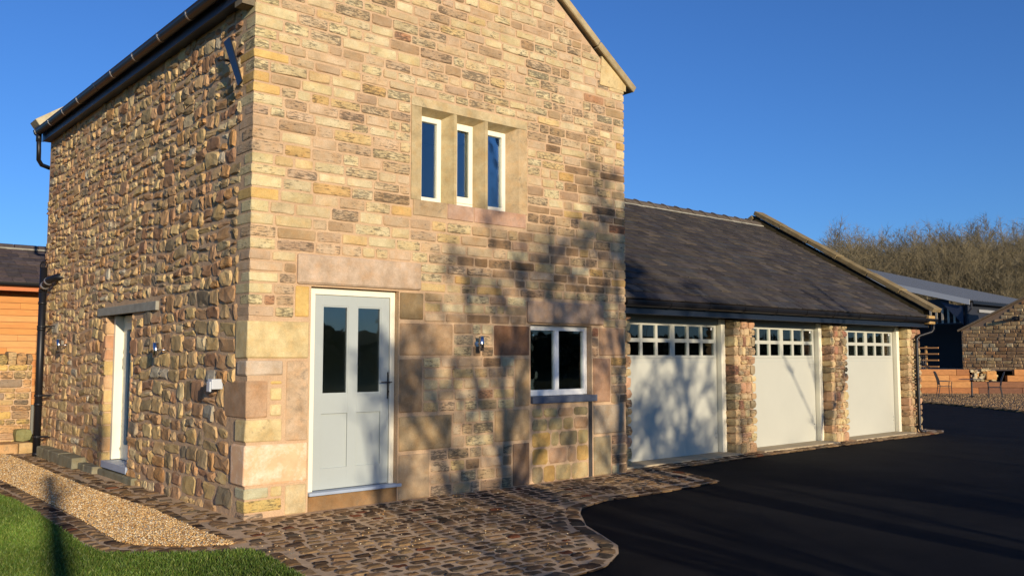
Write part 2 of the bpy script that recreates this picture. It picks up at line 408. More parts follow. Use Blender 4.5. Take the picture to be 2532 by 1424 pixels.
APF=[(5.6,-.16),(6.151,-.111),(7.21,-.10),(9.105,-.02),(11.726,-.02),(14.221,-.06),(15.4,-.02),(15.8,.15),(15.9,.5)]
flat('apron_bed',APF+[(15.5,.8),(5.55,.8)],.010,M_MORT_SAND)
# concrete apron slabs in front of each garage door
ap=empty('concrete_apron','pale concrete threshold strip running beneath the three garage doors','threshold',(7.2,.4,0))
for x0,x1 in ((5.6,8.49),(9.08,11.51),(12.11,14.59)):
    o=bx('slab',M_APRON,ap,x0-7.2,x1-7.2,-.24,.28,.0,.035,bevel=.006)
# ---- cobbles
cp=Pieces(); cr=random.Random(3)
P_COB=[(srgb(136,112,84),10),(srgb(116,96,74),10),(srgb(152,128,96),8),(srgb(98,88,74),5),(srgb(80,66,54),6),(srgb(140,118,90),4),(srgb(112,72,52),1)]
def cobble(cx,cy,a,b,ang,r=cr):
    ca,sa=math.cos(ang),math.sin(ang)
    poly=stone_poly(-a/2,a/2,-b/2,b/2,.02,.005,r)
    f=lambda u,v,n:(cx+u*ca-v*sa,cy+u*sa+v*ca,n)
    v,fc=pillow(poly,-.02,.017+r.uniform(-.005,.006),min(a,b)*.2,.003,f,r,.004,.62)
    cp.add(v,fc,pick(P_COB,r,.2))
def edge_row(line,off,wd,ln):
    """stones laid along a polyline, offset to its left"""
    pts=[Vector(p) for p in line]; L=0
    for i in range(len(pts)-1):
        a,b=pts[i],pts[i+1]; d=b-a; l=d.length; d/=l; nrm=Vector((-d.y,d.x))
        k=max(1,round(l/ln)); 
        for q in range(k):
            c=a+d*((q+.5)*l/k)+nrm*(off+cr.uniform(-.008,.008))
            cobble(c.x,c.y,l/k-.018,wd*cr.uniform(.9,1.03),math.atan2(d.y,d.x))
def resample(line,ln):
    pts=[Vector(p) for p in line]; out=[pts[0]]; acc=0
    for i in range(len(pts)-1):
        a,b=pts[i],pts[i+1]; l=(b-a).length; t=ln-acc
        while t<=l: out.append(a+(b-a)*(t/l)); t+=ln
        acc=(acc+l)%ln
    out.append(pts[-1]); return out
EA=resample(EDGE_AS,.2); EG=resample(EDGE_GR,.17)
edge_row(EA,-.085,.15,.2); edge_row(EG,-.075,.13,.17)
edge_row(resample(GRAV[:9],.17),-.06,.12,.17)   # between lawn and gravel
edge_row(resample(GRAV[9:],.18),-.07,.13,.18)
def near_line(p,pts,d):
    for i in range(len(pts)-1):
        a,b=pts[i],pts[i+1]; ab=b-a; l2=ab.length_squared
        if l2<1e-9: continue
        t=max(0,min(1,(p-a).dot(ab)/l2))
        if (a+ab*t-p).length<d: return True
    return False
gl=[Vector(p) for p in GRAV]+[Vector(GRAV[0])]
y=-4.3; row=0
while y<8:
    x=-1.5+cr.uniform(0,.1)
    hh=cr.uniform(.105,.135)
    if y>.0: xe=-.02
    else: xe=6.2
    while x<xe:
        ww=cr.uniform(.13,.22)
        c=Vector((x+ww/2,y+hh/2+.012*math.sin(x*2.1+row)+cr.uniform(-.01,.01)))
        if c.y+hh/2<-.02 or c.x<-.09:
            if inside(c,COBP) and not inside(c,GRAV) and not near_line(c,EA,.20) and not near_line(c,EG,.175) and not near_line(c,gl,.17 if c.x>-.8 or c.y<-.9 else .15) and not(c.y>-.04 and c.x>-.04):
                cobble(c.x,c.y,ww-.030,hh-.030,cr.uniform(-.06,.06))
        x+=ww
    y+=hh; row+=1
cob=empty('cobbled_path','brown stone sett paving along the foot of the stone building','paving')
del cob['category']; cob['kind']='structure'
cp.build('cobble','cobbles',M_COB,cob,300,label=None)
# apron front row of setts
cp2=Pieces(); _cp=cp; cp=cp2
ap2=[Vector(p) for p in APF]
edge_row(resample(APF,.2),.08,.13,.2)
edge_row(resample([(5.7,.02),(7.2,.06),(9.1,.13),(11.7,.13),(14.2,.10),(15.3,.12)],.2),.07,.12,.2)
cp2.build('apron_sett','apron_setts',M_COB,ap,150); 
for o in ap.children:
    if o.name.startswith('apron_sett'): o.location=(-7.2,-.4,0)
# ---- gravel pebbles
def scatter_pebbles(name,poly,nn,z,s0,s1,pal,seed,label,xr,yr):
    r=np.random.default_rng(seed); base=np.array([(1,0,0),(-1,0,0),(0,1,0),(0,-1,0),(0,0,.7),(0,0,-.7)],float)
    fb=np.array([(0,2,4),(2,1,4),(1,3,4),(3,0,4),(2,0,5),(1,2,5),(3,1,5),(0,3,5)])
    P=[]
    while len(P)<nn:
        p=(r.uniform(*xr),r.uniform(*yr))
        if inside(p,poly): P.append(p)
    P=np.array(P); n_=len(P)
    s=r.uniform(s0,s1,(n_,1,1)); V=base[None]*s*r.uniform(.6,1.25,(n_,6,3))
    an=r.uniform(0,6.28,n_); ca,sa=np.cos(an)[:,None],np.sin(an)[:,None]
    X=V[:,:,0]*ca-V[:,:,1]*sa; Y=V[:,:,0]*sa+V[:,:,1]*ca; ti=r.uniform(-.6,.6,(n_,1)); Z=V[:,:,2]+X*ti
    V=np.stack([X+P[:,0:1],Y+P[:,1:2],Z+z+r.uniform(0,.012,(n_,1))],-1).reshape(-1,3)
    F=(fb[None]+(np.arange(n_)*6)[:,None,None]).reshape(-1,3)
    me=bpy.data.meshes.new(name); me.vertices.add(len(V)); me.vertices.foreach_set('co',V.ravel())
    me.loops.add(F.size); me.loops.foreach_set('vertex_index',F.ravel()); me.polygons.add(len(F)); me.polygons.foreach_set('loop_start',np.arange(0,F.size,3))
    me.update(calc_edges=True)
    pc=np.array([c for c,w_ in pal]); pw=np.array([w_ for c,w_ in pal],float); pw/=pw.sum()
    cc=pc[r.choice(len(pc),n_,p=pw)]*r.uniform(.75,1.2,(n_,1)); cc=np.concatenate([cc,r.random((n_,1))],1)
    a=me.color_attributes.new('tint','FLOAT_COLOR','POINT'); a.data.foreach_set('color',np.repeat(cc,6,0).astype(np.float32).ravel())
    o=link(name,me,M_GRAVEL); o['kind']='stuff'; o['label']=label; o['category']='gravel'
    return o
P_GRV=[(srgb(206,166,104),10),(srgb(222,190,136),8),(srgb(186,140,84),6),(srgb(232,214,176),5),(srgb(150,118,84),3),(srgb(140,132,120),2)]
scatter_pebbles('gravel_strip',GRAV,42000,.018,.007,.015,P_GRV,5,'golden pea gravel strip between the lawn edging and the rubble wall',(-1.3,-.4),(-1.1,8.0))
scatter_pebbles('stray_pebbles',[(-1.3,-1.0),(3.0,-.1),(1.6,-3.2),(-.5,-2.2),(-.6,-1.3)],160,.034,.006,.011,P_GRV,6,'stray golden pebbles scattered over the setts near the corner',(-1.3,3),(-3.2,0))
# ---- grass
def grass(name,poly,nn,xr,yr,seed):
    r=np.random.default_rng(seed); P=[]
    pts=r.uniform((xr[0],yr[0]),(xr[1],yr[1]),(nn*2,2))
    P=np.array([p for p in pts if inside(p,poly)][:nn]); n_=len(P)
    an=r.uniform(0,6.28,n_); h=r.uniform(.018,.045,n_); wd=r.uniform(.0025,.0045,n_); lean=r.uniform(0,.028,n_); la=r.uniform(0,6.28,n_)
    dx,dy=np.cos(an)*wd,np.sin(an)*wd
    V=np.zeros((n_,4,3)); V[:,0]=np.stack([P[:,0]-dx,P[:,1]-dy,np.full(n_,.004)],-1); V[:,1]=np.stack([P[:,0]+dx,P[:,1]+dy,np.full(n_,.004)],-1)
    V[:,2]=np.stack([P[:,0]+dx*.8+np.cos(la)*lean*.35,P[:,1]+dy*.8+np.sin(la)*lean*.35,.004+h*.6],-1)
    V[:,3]=np.stack([P[:,0]+np.cos(la)*lean,P[:,1]+np.sin(la)*lean,.004+h],-1)
    F=(np.array([(0,1,2),(0,2,3)])[None]+(np.arange(n_)*4)[:,None,None]).reshape(-1,3); V=V.reshape(-1,3)
    me=bpy.data.meshes.new(name); me.vertices.add(len(V)); me.vertices.foreach_set('co',V.ravel())
    me.loops.add(F.size); me.loops.foreach_set('vertex_index',F.ravel()); me.polygons.add(len(F)); me.polygons.foreach_set('loop_start',np.arange(0,F.size,3))
    me.update(calc_edges=True)
    g=np.array(srgb(80,112,32)); y_=np.array(srgb(130,140,64)); k=r.random((n_,1))**2.2
    patch=(.85+.25*np.sin(P[:,0:1]*3.1+1)*np.sin(P[:,1:2]*2.3))
    cc=(g*(1-k)+y_*k)*r.uniform(.65,1.25,(n_,1))*patch; cc=np.concatenate([cc,r.random((n_,1))],1)
    a=me.color_attributes.new('tint','FLOAT_COLOR','POINT'); a.data.foreach_set('color',np.repeat(cc,4,0).astype(np.float32).ravel())
    o=link(name,me,M_GRASS); o['kind']='stuff'; o['label']='short green lawn grass at the bottom left beside the sett edging'; o['category']='grass'
grass('lawn_grass',lawn_poly,230000,(-3.9,-.4),(-3.9,4.6),11)

# ================================================================ STONE TOWER
W,D=5.5,8.0
tower=empty('stone_building','tall two storey sandstone building with a gabled front, pale door and three-light upper window','building')
APEX=5.44+.7*2.757
# slab with rectangular holes -------------------------------------------------
def slab(frame,us,vs,holes,n0,n1,mb):
    us=sorted(set(us+[h[0] for h in holes]+[h[1] for h in holes])); vs=sorted(set(vs+[h[2] for h in holes]+[h[3] for h in holes]))
    def solid(i,j):
        if i<0 or j<0 or i>=len(us)-1 or j>=len(vs)-1: return False
        a,b=(us[i]+us[i+1])/2,(vs[j]+vs[j+1])/2
        return not any(h[0]<a<h[1] and h[2]<b<h[3] for h in holes)
    for i in range(len(us)-1):
        for j in range(len(vs)-1):
            if not solid(i,j): continue
            a0,a1,b0,b1=us[i],us[i+1],vs[j],vs[j+1]
            Q=lambda *p:mb.add([frame(*q) for q in p],[(0,1,2,3)])
            Q((a0,b0,n0),(a1,b0,n0),(a1,b1,n0),(a0,b1,n0)); Q((a0,b0,n1),(a0,b1,n1),(a1,b1,n1),(a1,b0,n1))
            if not solid(i-1,j): Q((a0,b0,n0),(a0,b1,n0),(a0,b1,n1),(a0,b0,n1))
            if not solid(i+1,j): Q((a1,b0,n0),(a1,b0,n1),(a1,b1,n1),(a1,b1,n0))
            if not solid(i,j-1): Q((a0,b0,n0),(a0,b0,n1),(a1,b0,n1),(a1,b0,n0))
            if not solid(i,j+1): Q((a0,b1,n0),(a1,b1,n0),(a1,b1,n1),(a0,b1,n1))
DOOR=(.68,1.76,.0,2.31); LWIN=(3.735,4.835,1.0,1.99); TWIN=(2.04,3.53,3.36,4.46)
SDOOR=(3.48,4.53,.0,2.14)
fm=MB(); slab(FRONT,[0.005,W],[0,5.38],[DOOR,LWIN,TWIN],-.0005,-.35,fm)
# gable triangle
gz=5.38; hw=(APEX-gz)/.7
vs=[(.03,-.0,gz),(W,-.0,gz),(2.75,0,APEX)]
fm.add([(.008,.0005,gz),(W,.0005,gz),(2.75,.0005,APEX-.0),(.008,.35,gz),(W,.35,gz),(2.75,.35,APEX)],[(0,1,2),(5,4,3),(0,2,5,3),(1,4,5,2)])
fm.build('front_wall',M_MORT,tower)
lm=MB(); slab(LEFT,[.35,D],[0,5.2],[SDOOR],-.005,-.4,lm); lm.build('side_wall',M_MORT,tower)
bx('right_wall',M_MORT,tower,W-.35,W,.35,D,0,5.3)
bm_=MB(); bm_.box(.4,W-.35,D-.35,D,0,5.3); bm_.add([(.03,D-.35,5.3),(W,D-.35,5.3),(2.75,D-.35,APEX),(.03,D,5.3),(W,D,5.3),(2.75,D,APEX)],[(0,1,2),(5,4,3),(0,2,5,3),(1,4,5,2)]); bm_.build('back_wall',M_MORT,tower)
# interior linings
bx('upper_floor',M_DARKIN,tower,.41,W-.36,.36,D-.36,2.75,2.95)
bx('ground_floor',M_DARKIN,tower,.41,W-.36,.36,D-.36,.02,.16)
bx('ceiling',M_DARKIN,tower,.41,W-.36,.36,D-.36,5.1,5.2)
m=MB(); m.box(.401,.41,.37,D-.36,.17,5.09); m.box(W-.36,W-.351,.37,D-.36,.17,5.09); m.box(.41,W-.36,4.2,4.3,.17,2.74); m.box(.41,W-.36,3.6,3.7,2.96,5.09); m.box(2.3,2.4,.37,4.19,.17,2.74)
m.build('partition',M_ROOMW,tower)
bx('inner_screen',simple('grey_green_screen',srgb(226,230,214),.9),tower,2.41,5.12,.95,1.0,.17,2.74)
# ---- reserved large blocks on the front: u0,u1,v0,v1,colour
PK=srgb(210,188,158); YL=srgb(226,206,152); 
BLK=[(.02,.665,1.565,1.94,YL),(.24,.38,1.30,1.35,srgb(228,196,120)),
(.24,.38,1.14,1.28,YL),(.24,.38,.985,1.12,YL),(.41,.67,.73,1.55,srgb(212,186,154)),
(.42,.67,.0,.31,srgb(222,204,162)),(.265,.40,.195,.31,srgb(220,202,150)),(.49,.665,1.98,2.315,srgb(222,188,120)),
(1.765,2.10,1.99,2.31,srgb(150,130,96)),(1.765,2.52,1.59,1.965,srgb(186,158,126)),(1.765,2.09,.955,1.565,srgb(178,150,116)),(1.765,2.51,.53,.93,srgb(178,156,118)),(1.765,2.20,.0,.51,srgb(192,168,134)),
(3.13,3.72,1.59,1.97,srgb(150,116,90)),(3.47,3.72,.965,1.57,srgb(192,164,124)),(3.14,3.72,.55,.945,srgb(192,166,126)),(3.43,3.72,.0,.53,srgb(136,114,92)),
(4.97,5.48,1.59,1.98,srgb(188,156,126)),(4.85,5.20,.965,1.57,srgb(180,146,116)),(4.85,5.48,.545,.945,srgb(184,168,142)),(4.85,5.20,.0,.53,srgb(172,158,128)),
(.51,2.045,2.33,2.64,srgb(206,182,156)),(3.67,5.05,2.005,2.285,srgb(200,172,146))]
ashp=Pieces()
def ashlar(u0,u1,v0,v1,c,n=.012):
    g=.009
    v,f=fat_box(u0+g,u1-g,-n,.2,v0+g,v1-g,.014,.0025); ashp.add(v,f,tn(c,.04))
for i,(u0,u1,v0,v1,c) in enumerate(BLK):
    if (u0,v0) in ((.02,1.565),): continue
    if i>=len(BLK)-2:
        v,f=fat_box(u0,u1,-.035,.2,v0,v1,.02,.004); me=mesh('lintel',v,f,[tn(c,.02)]*len(v)); link('lintel',me,M_ASHLAR,tower)
    else: ashlar(u0,u1,v0,v1,c)
ashp.build('ashlar_block','ashlar_blocks',M_ASHLAR,tower)
# pink patched quoin etc. wrap the corner: x0..x1, depth along the side wall, z
QUO=[(.40,.30,.325,.72,srgb(222,186,144),.66,M_PATCH,.03),(.37,.24,.745,.965,YL,.38,M_ASHLAR,.01),(.2,.52,.98,1.345,srgb(196,164,132),.225,M_ASHLAR,.01),
(.37,.22,1.395,1.545,srgb(208,188,160),.38,M_DRESS,.01),(.6,.28,1.565,1.94,YL,.665,M_ASHLAR,.012),
(.2,.22,.195,.305,srgb(208,206,170),.25,M_DRESS,.0),(.38,.18,.065,.185,srgb(214,190,120),.39,M_DRESS,-.01),(.2,.2,.0,.06,srgb(196,172,140),.2,M_DRESS,-.005)]
qr=random.Random(21)
for (a,dep,z0,z1,c,x1,mt,pr) in QUO:
    v,f=fat_box(-.004-max(0,pr)*.5,x1,-.011-max(0,pr)*.15,dep,z0,z1,.018,.004,qr); link('quoin',mesh('quoin',v,f,[tn(c,.03)]*len(v)),mt,tower)
# ---- courses for the front
courses=[]
def cs(a,b,n):
    for k in range(n): courses.append((a+(b-a)*k/n,a+(b-a)*(k+1)/n))
cs(0,.53,4); cs(.53,.95,3); cs(.95,1.58,5); cs(1.58,1.975,3); cs(1.975,2.32,3); cs(2.32,2.65,3)
z=2.65; rr=random.Random(5)
while z<APEX:
    h=rr.uniform(.104,.132); courses.append((z,z+h)); z+=h
SUR=[(1.90,3.68,3.36,4.56),(1.93,3.66,3.18,3.36)]
res=[b[:4] for b in BLK]+[(-.1,q[5],q[2],q[3]) for q in QUO]+[DOOR,LWIN,TWIN]+SUR+[(3.735,4.835,0,1.0),(-.1,.25,0,.19)]
dp=Pieces(); fr=random.Random(9)
quoN=[]
for ci,(v0,v1) in enumerate(courses):
    vm=(v0+v1)/2; lo,hi=0.0,W
    if v0>5.25:
        lo=max(lo,2.75-(APEX-.04-v1)/.7); hi=min(hi,2.75+(APEX-.04-v1)/.7)
    cuts=[(r_[0],r_[1]) for r_ in res if min(v1,r_[3])-max(v0,r_[2])>.02]
    iv=[(lo,hi)]
    for a,b in cuts:
        nv=[]
        for p,q in iv:
            if b<=p or a>=q: nv.append((p,q)); continue
            if a>p: nv.append((p,a))
            if b<q: nv.append((b,q))
        iv=nv
    for p,q in iv:
        if q-p<.07: continue
        L=q-p; cuts_=[p]; x=p
        while True:
            ln=fr.choice([.17,.22,.26,.30,.34,.38,.44,.36,.28])*fr.uniform(.9,1.1)
            if vm<2.3: ln*=.85
            if x+ln>q-.12: break
            x+=ln; cuts_.append(x)
        cuts_.append(q)
        for a,b in zip(cuts_[:-1],cuts_[1:]):
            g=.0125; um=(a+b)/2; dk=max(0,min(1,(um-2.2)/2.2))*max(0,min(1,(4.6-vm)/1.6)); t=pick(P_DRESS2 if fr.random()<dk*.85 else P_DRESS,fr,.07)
            atL=a<.001; atR=b>W-.001 and v0<5.3
            if atL and v0<5.2:
                dep=fr.uniform(.3,.36) if ci%2 else fr.uniform(.17,.22)
                v,f=fat_box(.002-fr.uniform(0,.006),b-g,-.007-fr.uniform(0,.005),dep,v0+g*.7,v1-g*.7,.010,.003,fr)
                quoN.append((v,f,pick([(srgb(224,208,160),5),(srgb(212,184,146),3),(srgb(218,184,118),2),(srgb(204,178,146),2)],fr,.07))); continue
            if atR:
                v,f=fat_box(a+g,W+.012+fr.uniform(0,.01),-.010,.25,v0+g*.8,v1-g*.8,.012,.004,fr); quoN.append((v,f,t)); continue
            poly=stone_poly(a+g,b-g,v0+g*.8,v1-g*.8,.012,.006,fr)
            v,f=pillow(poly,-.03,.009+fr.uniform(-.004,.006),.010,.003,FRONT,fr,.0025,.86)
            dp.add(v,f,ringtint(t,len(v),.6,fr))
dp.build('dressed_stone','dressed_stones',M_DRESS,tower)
for v,f,t in quoN: link('quoin',mesh('quoin',v,f,[t]*len(v)),M_DRESS,tower)
# infill panel under the lower window (slightly recessed)
ip=Pieces(); z=.0
for h in (.22,.22,.20,.17,.13):
    x=3.75
    while x<4.74:
        ln=min(fr.uniform(.14,.36),4.76-x)
        if 4.76-(x+ln)<.12: ln=4.76-x
        poly=stone_poly(x+.012,x+ln-.012,z+.012,z+h-.012,.03,.006,fr)
        v,f=pillow(poly,-.05,.010+fr.uniform(-.003,.006),.02,.004,FRONT,fr,.003,.9)
        ip.add(v,f,pick([(srgb(196,176,126),4),(srgb(182,152,120),3),(srgb(160,146,112),3),(srgb(202,168,104),2)],fr,.1)); x+=ln
    z+=h
ip.build('infill_stone','infill_stones',M_ASHLAR,tower)
# the dark straight joint right of the infill
bx('joint_strip',simple('dark_joint',(.05,.045,.038),.95,20,.4),tower,4.765,4.835,-.002,.02,0,.99)
# ---- triple window surround (mullioned)
G1=srgb(196,178,136); G2=srgb(208,184,146)
def prism(name,pts,z0,z1,mat,parent,t):
    """plan outline extruded in z"""
    n=len(pts); v=[(x,y,z0) for x,y in pts]+[(x,y,z1) for x,y in pts]
    f=[tuple(range(n-1,-1,-1)),tuple(range(n,2*n))]+[(i,(i+1)%n,n+(i+1)%n,n+i) for i in range(n)]
    return link(name,mesh(name,v,f,[t]*len(v)),mat,parent)
FY=.13 # frame face
win=empty('window',None,None,parent=tower); win.name='mullioned_window'; win['label']='three-light window in a chamfered stone surround'
def surround_rect(name,x0,x1,z0,z1,c):
    v,f=fat_box(x0,x1,-.010,.3,z0,z1,.008,.0012); link(name,mesh(name,v,f,[tn(c,.02)]*len(v)),M_ASHLAR,win)
LT=[(2.045,2.515),(2.555,2.99),(3.03,3.53)]; ch=.10
# jambs with a chamfer toward the lights
prism('jamb',[(1.905,-.010),(2.043,-.010),(2.043+.04,FY),(2.043+.04,.3),(1.905,.3)],3.37,4.452,M_ASHLAR,win,tn(G1,.02))
prism('jamb',[(3.675,-.010),(3.53,-.010),(3.53-ch,FY),(3.53-ch,.3),(3.675,.3)],3.37,4.452,M_ASHLAR,win,tn(G2,.02))
for a,b in ((2.515,2.555),(2.99,3.03)):
    prism('mullion',[(a,-.008),(b,-.008),(b+.03,FY),(b+.03,.26),(a-ch+.01,.26),(a-ch+.01,FY)],3.37,4.455,M_ASHLAR,win,tn(G1,.03))
# head with sloping soffit, sill
hd=MB(); hz=4.458
hd.add([(1.905,-.010,hz),(3.675,-.010,hz),(3.675,FY,hz-.06),(1.905,FY,hz-.06),(1.905,.3,hz-.06),(3.675,.3,hz-.06),(1.905,-.010,4.565),(3.675,-.010,4.565),(3.675,.3,4.565),(1.905,.3,4.565)],
 [(0,3,2,1),(3,4,5,2),(0,1,7,6),(6,7,8,9),(1,2,5,8,7),(0,6,9,4,3)],tn(srgb(206,188,148),.02)); hd.build('window_head',M_ASHLAR,win)
for a,b,c in ((1.93,2.42,srgb(190,166,132)),(2.42,2.82,srgb(198,166,144)),(2.82,3.66,srgb(204,168,144))):
    v,f=fat_box(a+.006,b-.006,-.012,.3,3.19,3.372,.01,.002); link('sill_stone',mesh('sill_stone',v,f,[tn(c,.03)]*len(v)),M_ASHLAR,win)
# casements
def casement(x0,x1,z0,z1,y,fw,parent,mat=M_CREAM,opener=False,name='casement'):
    m=MB(); yb=y+.05
    m.box(x0,x0+fw,y,yb,z0,z1); m.box(x1-fw,x1,y,yb,z0,z1); m.box(x0+fw,x1-fw,y,yb,z1-fw,z1); m.box(x0+fw,x1-fw,y,yb,z0,z0+fw*1.1)
    o=m.build(name,mat,parent,bevel=.004)
    if opener:
        m=MB(); g=fw+.0; yy=y-.012; i=.035
        m.box(x0+.012,x0+.012+g,yy,y+.001,z0+.05,z1-.012); m.box(x1-.012-g,x1-.012,yy,y+.001,z0+.05,z1-.012); m.box(x0+.012+g,x1-.012-g,yy,y+.001,z1-.012-g*1.2,z1-.012); m.box(x0+.012+g,x1-.012-g,yy,y+.001,z0+.05,z0+.05+g*1.3)
        m.build('opening_sash',mat,parent,bevel=.004)
    bx('glass_pane',M_GLASS,parent,x0+fw,x1-fw,y+.028,y+.034,z0+fw,z1-fw)
    return o
casement(2.085,2.425,3.375,4.397,FY,.06,win)
casement(2.585,2.905,3.375,4.397,FY,.06,win,opener=True)
casement(3.06,3.43,3.375,4.397,FY,.06,win)
# lower window
lw=empty('window',None,None,parent=tower); lw['label']='two-pane window over a dark slate sill'
m=MB(); y0,y1=.085,.14; x0,x1,z0,z1=3.737,4.83,1.085,1.985
m.box(x0,x0+.062,y0,y1,z0,z1); m.box(x1-.062,x1,y0,y1,z0,z1); m.box(x0+.062,x1-.062,y0,y1,z1-.065,z1); m.box(x0+.062,x1-.062,y0,y1,z0,z0+.075); m.box(4.235,4.31,y0,y1,z0+.075,z1-.065)
m.build('frame',simple('white_window_paint',srgb(236,236,228),.45),lw,bevel=.004)
for a,b in ((x0+.062,4.235),(4.31,x1-.062)): bx('glass_pane',M_GLASS,lw,a,b,.115,.121,z0+.075,z1-.065)
bx('sill',M_SLATESILL,lw,3.74,4.90,-.04,.2,.995,1.08,bevel=.005)
# ---- front door
dr=empty('front_door',None,None,parent=tower); dr['label']='pale grey door with two tall glass panes'
m=MB(); a,b=.683,1.757
m.box(a,a+.085,.07,.16,.19,2.305); m.box(b-.06,b,.07,.16,.19,2.305); m.box(a+.085,b-.06,.07,.16,2.235,2.305); m.build('frame',M_CREAM,dr,bevel=.005)
lx0,lx1,lz0,lz1=.772,1.693,.205,2.232
px=[(.865,1.178),(1.285,1.59)]
m=MB(); ya,yb=.088,.135
m.box(lx0,px[0][0],ya,yb,lz0,lz1); m.box(px[0][1],px[1][0],ya,yb,lz0,lz1); m.box(px[1][1],lx1,ya,yb,lz0,lz1)
for p in px:
    m.box(p[0],p[1],ya,yb,lz0,.42); m.box(p[0],p[1],ya,yb,.985,1.187); m.box(p[0],p[1],ya,yb,2.122,lz1)
m.build('leaf',M_SAGE,dr,bevel=.002)
for p in px:
    bx('panel',M_SAGE,dr,p[0],p[1],ya+.020,yb-.01,.42,.985)
    bx('glass_pane',M_GLASS,dr,p[0],p[1],ya+.022,ya+.028,1.187,2.122)
    m=MB(); e=.014
    m.box(p[0],p[0]+e,ya+.006,ya+.02,1.187,2.122); m.box(p[1]-e,p[1],ya+.006,ya+.02,1.187,2.122); m.box(p[0]+e,p[1]-e,ya+.006,ya+.02,1.187,1.201); m.box(p[0]+e,p[1]-e,ya+.006,ya+.02,2.108,2.122)
    m.build('glazing_bead',M_SAGE,dr)
m=MB(); m.box(1.672,1.688,.080,.088,1.15,1.385)
m.tube([(1.679,.088,1.30),(1.679,.035,1.30),(1.60,.03,1.305),(1.565,.032,1.305)],[.007,.007,.007,.006],8)
for zz in (1.135,1.40): m.tube([(1.679,.088,zz-.012),(1.679,.079,zz+.012)],.008,6)
for zz in (1.20,): m.tube([(1.679,.08,zz),(1.679,.066,zz)],.010,8)
m.tube([(1.60,.03,1.305),(1.70,.03,1.305)],[.007,.006],8)
m.build('handle',M_BLKIRON,dr,smooth=True)
bx('threshold',M_SILL,dr,.682,1.80,-.035,.16,.165,.198,bevel=.006)
v,f=fat_box(.69,1.77,.012,.3,-.02,.160,.02,.005); link('doorstep',mesh('doorstep',v,f,[tn(srgb(158,128,92),.02)]*len(v)),M_ASHLAR,dr)
# ---- side wall: rubble
rp=Pieces(); ur=random.Random(17)
def warp(u,v):
    return (u+.025*math.sin(v*3.1+u*1.7)+.015*math.sin(v*9+u*4), v+.045*math.sin(u*1.3+v*.6)+.02*math.sin(u*4.1+1+v*1.9))
rh=[SDOOR,(2.53,4.88,2.13,2.26),(-1,.02,0,6)]
def v_low(v): return v<1.95
def qdep(v):
    for q in QUO:
        if q[2]<=v<=q[3]: return q[1]
    return .27
def warp(u,v):
    return (u+.03*noise.noise(Vector((u*1.6,v*1.6,1))),v+.06*noise.noise(Vector((u*1.1,v*1.4,7)))+.02*noise.noise(Vector((u*4,v*4,3))))
cells=[]
def split(a,b,c,d,lev=0):
    w_,h=b-a,d-c; sz=(1.42 if c<2.3 else 1.2)*(1.05-.05*a/2)*ur.uniform(.8,1.2)
    mw,mh=.27*sz,.15*sz
    if w_<=mw and h<=mh: cells.append((a,b,c,d)); return
    if h>mh and (h/mh>w_/mw or w_<=mw*.7):
        q=ur.uniform(.36,.64)*h+c; split(a,b,c,q,lev+1); split(a,b,q,d,lev+1)
    else:
        q=ur.uniform(.34,.66)*w_+a; split(a,q,c,d,lev+1); split(q,b,c,d,lev+1)
vv0=-.05
while vv0<5.3:
    hh=ur.uniform(.26,.42); uu=.1-ur.uniform(0,.3)
    while uu<D+.1:
        wl=ur.uniform(.6,1.4); split(uu,uu+wl,vv0,vv0+hh); uu+=wl
    vv0+=hh
for (a,b,c,d) in cells:
    g=ur.uniform(.009,.017)
    poly=[warp(*p) for p in stone_poly(a+g,b-g,c+g,d-g,min(.04,.2*(d-c)),.015,ur)]
    cu=sum(p[0] for p in poly)/len(poly); cv=sum(p[1] for p in poly)/len(poly)
    if cu>D-.03 or cv>5.17 or cv<.0: continue
    lim=(qdep(cv) if v_low(cv) else .25)+.012
    if min(p[0] for p in poly)<lim:
        if cu<lim+.02: continue
        poly=[(max(p[0],lim+ur.uniform(0,.008)),p[1]) for p in poly]
    if any(r_[0]-.01<cu<r_[1]+.01 and r_[2]-.01<cv<r_[3]+.01 for r_ in rh[:2]): continue
    np_=[]
    for x_,y_ in poly:
        for r_ in rh[:2]:
            if r_[0]<x_<r_[1] and r_[2]<y_<r_[3]:
                k=min([(x_-r_[0],0),(r_[1]-x_,1),(r_[3]-y_,2)])[1]
                if k==0: x_=r_[0]-.005
                elif k==1: x_=r_[1]+.005
                else: y_=r_[3]+.005
        np_.append((min(x_,D+.02),max(y_,-.02)))
    top=ur.uniform(-.003,.017)*(1.0 if cu<5 else .85)+.004
    vv,ff=pillow(np_,-.06,top,ur.uniform(.012,.028),.008,LEFT,ur,.010,ur.uniform(.76,.92))
    rp.add(vv,ff,ringtint(pick(P_RUB,ur,.14),len(vv),.35,ur))
rp.build('rubble_stone','rubble_stones',M_RUBBLE,tower)
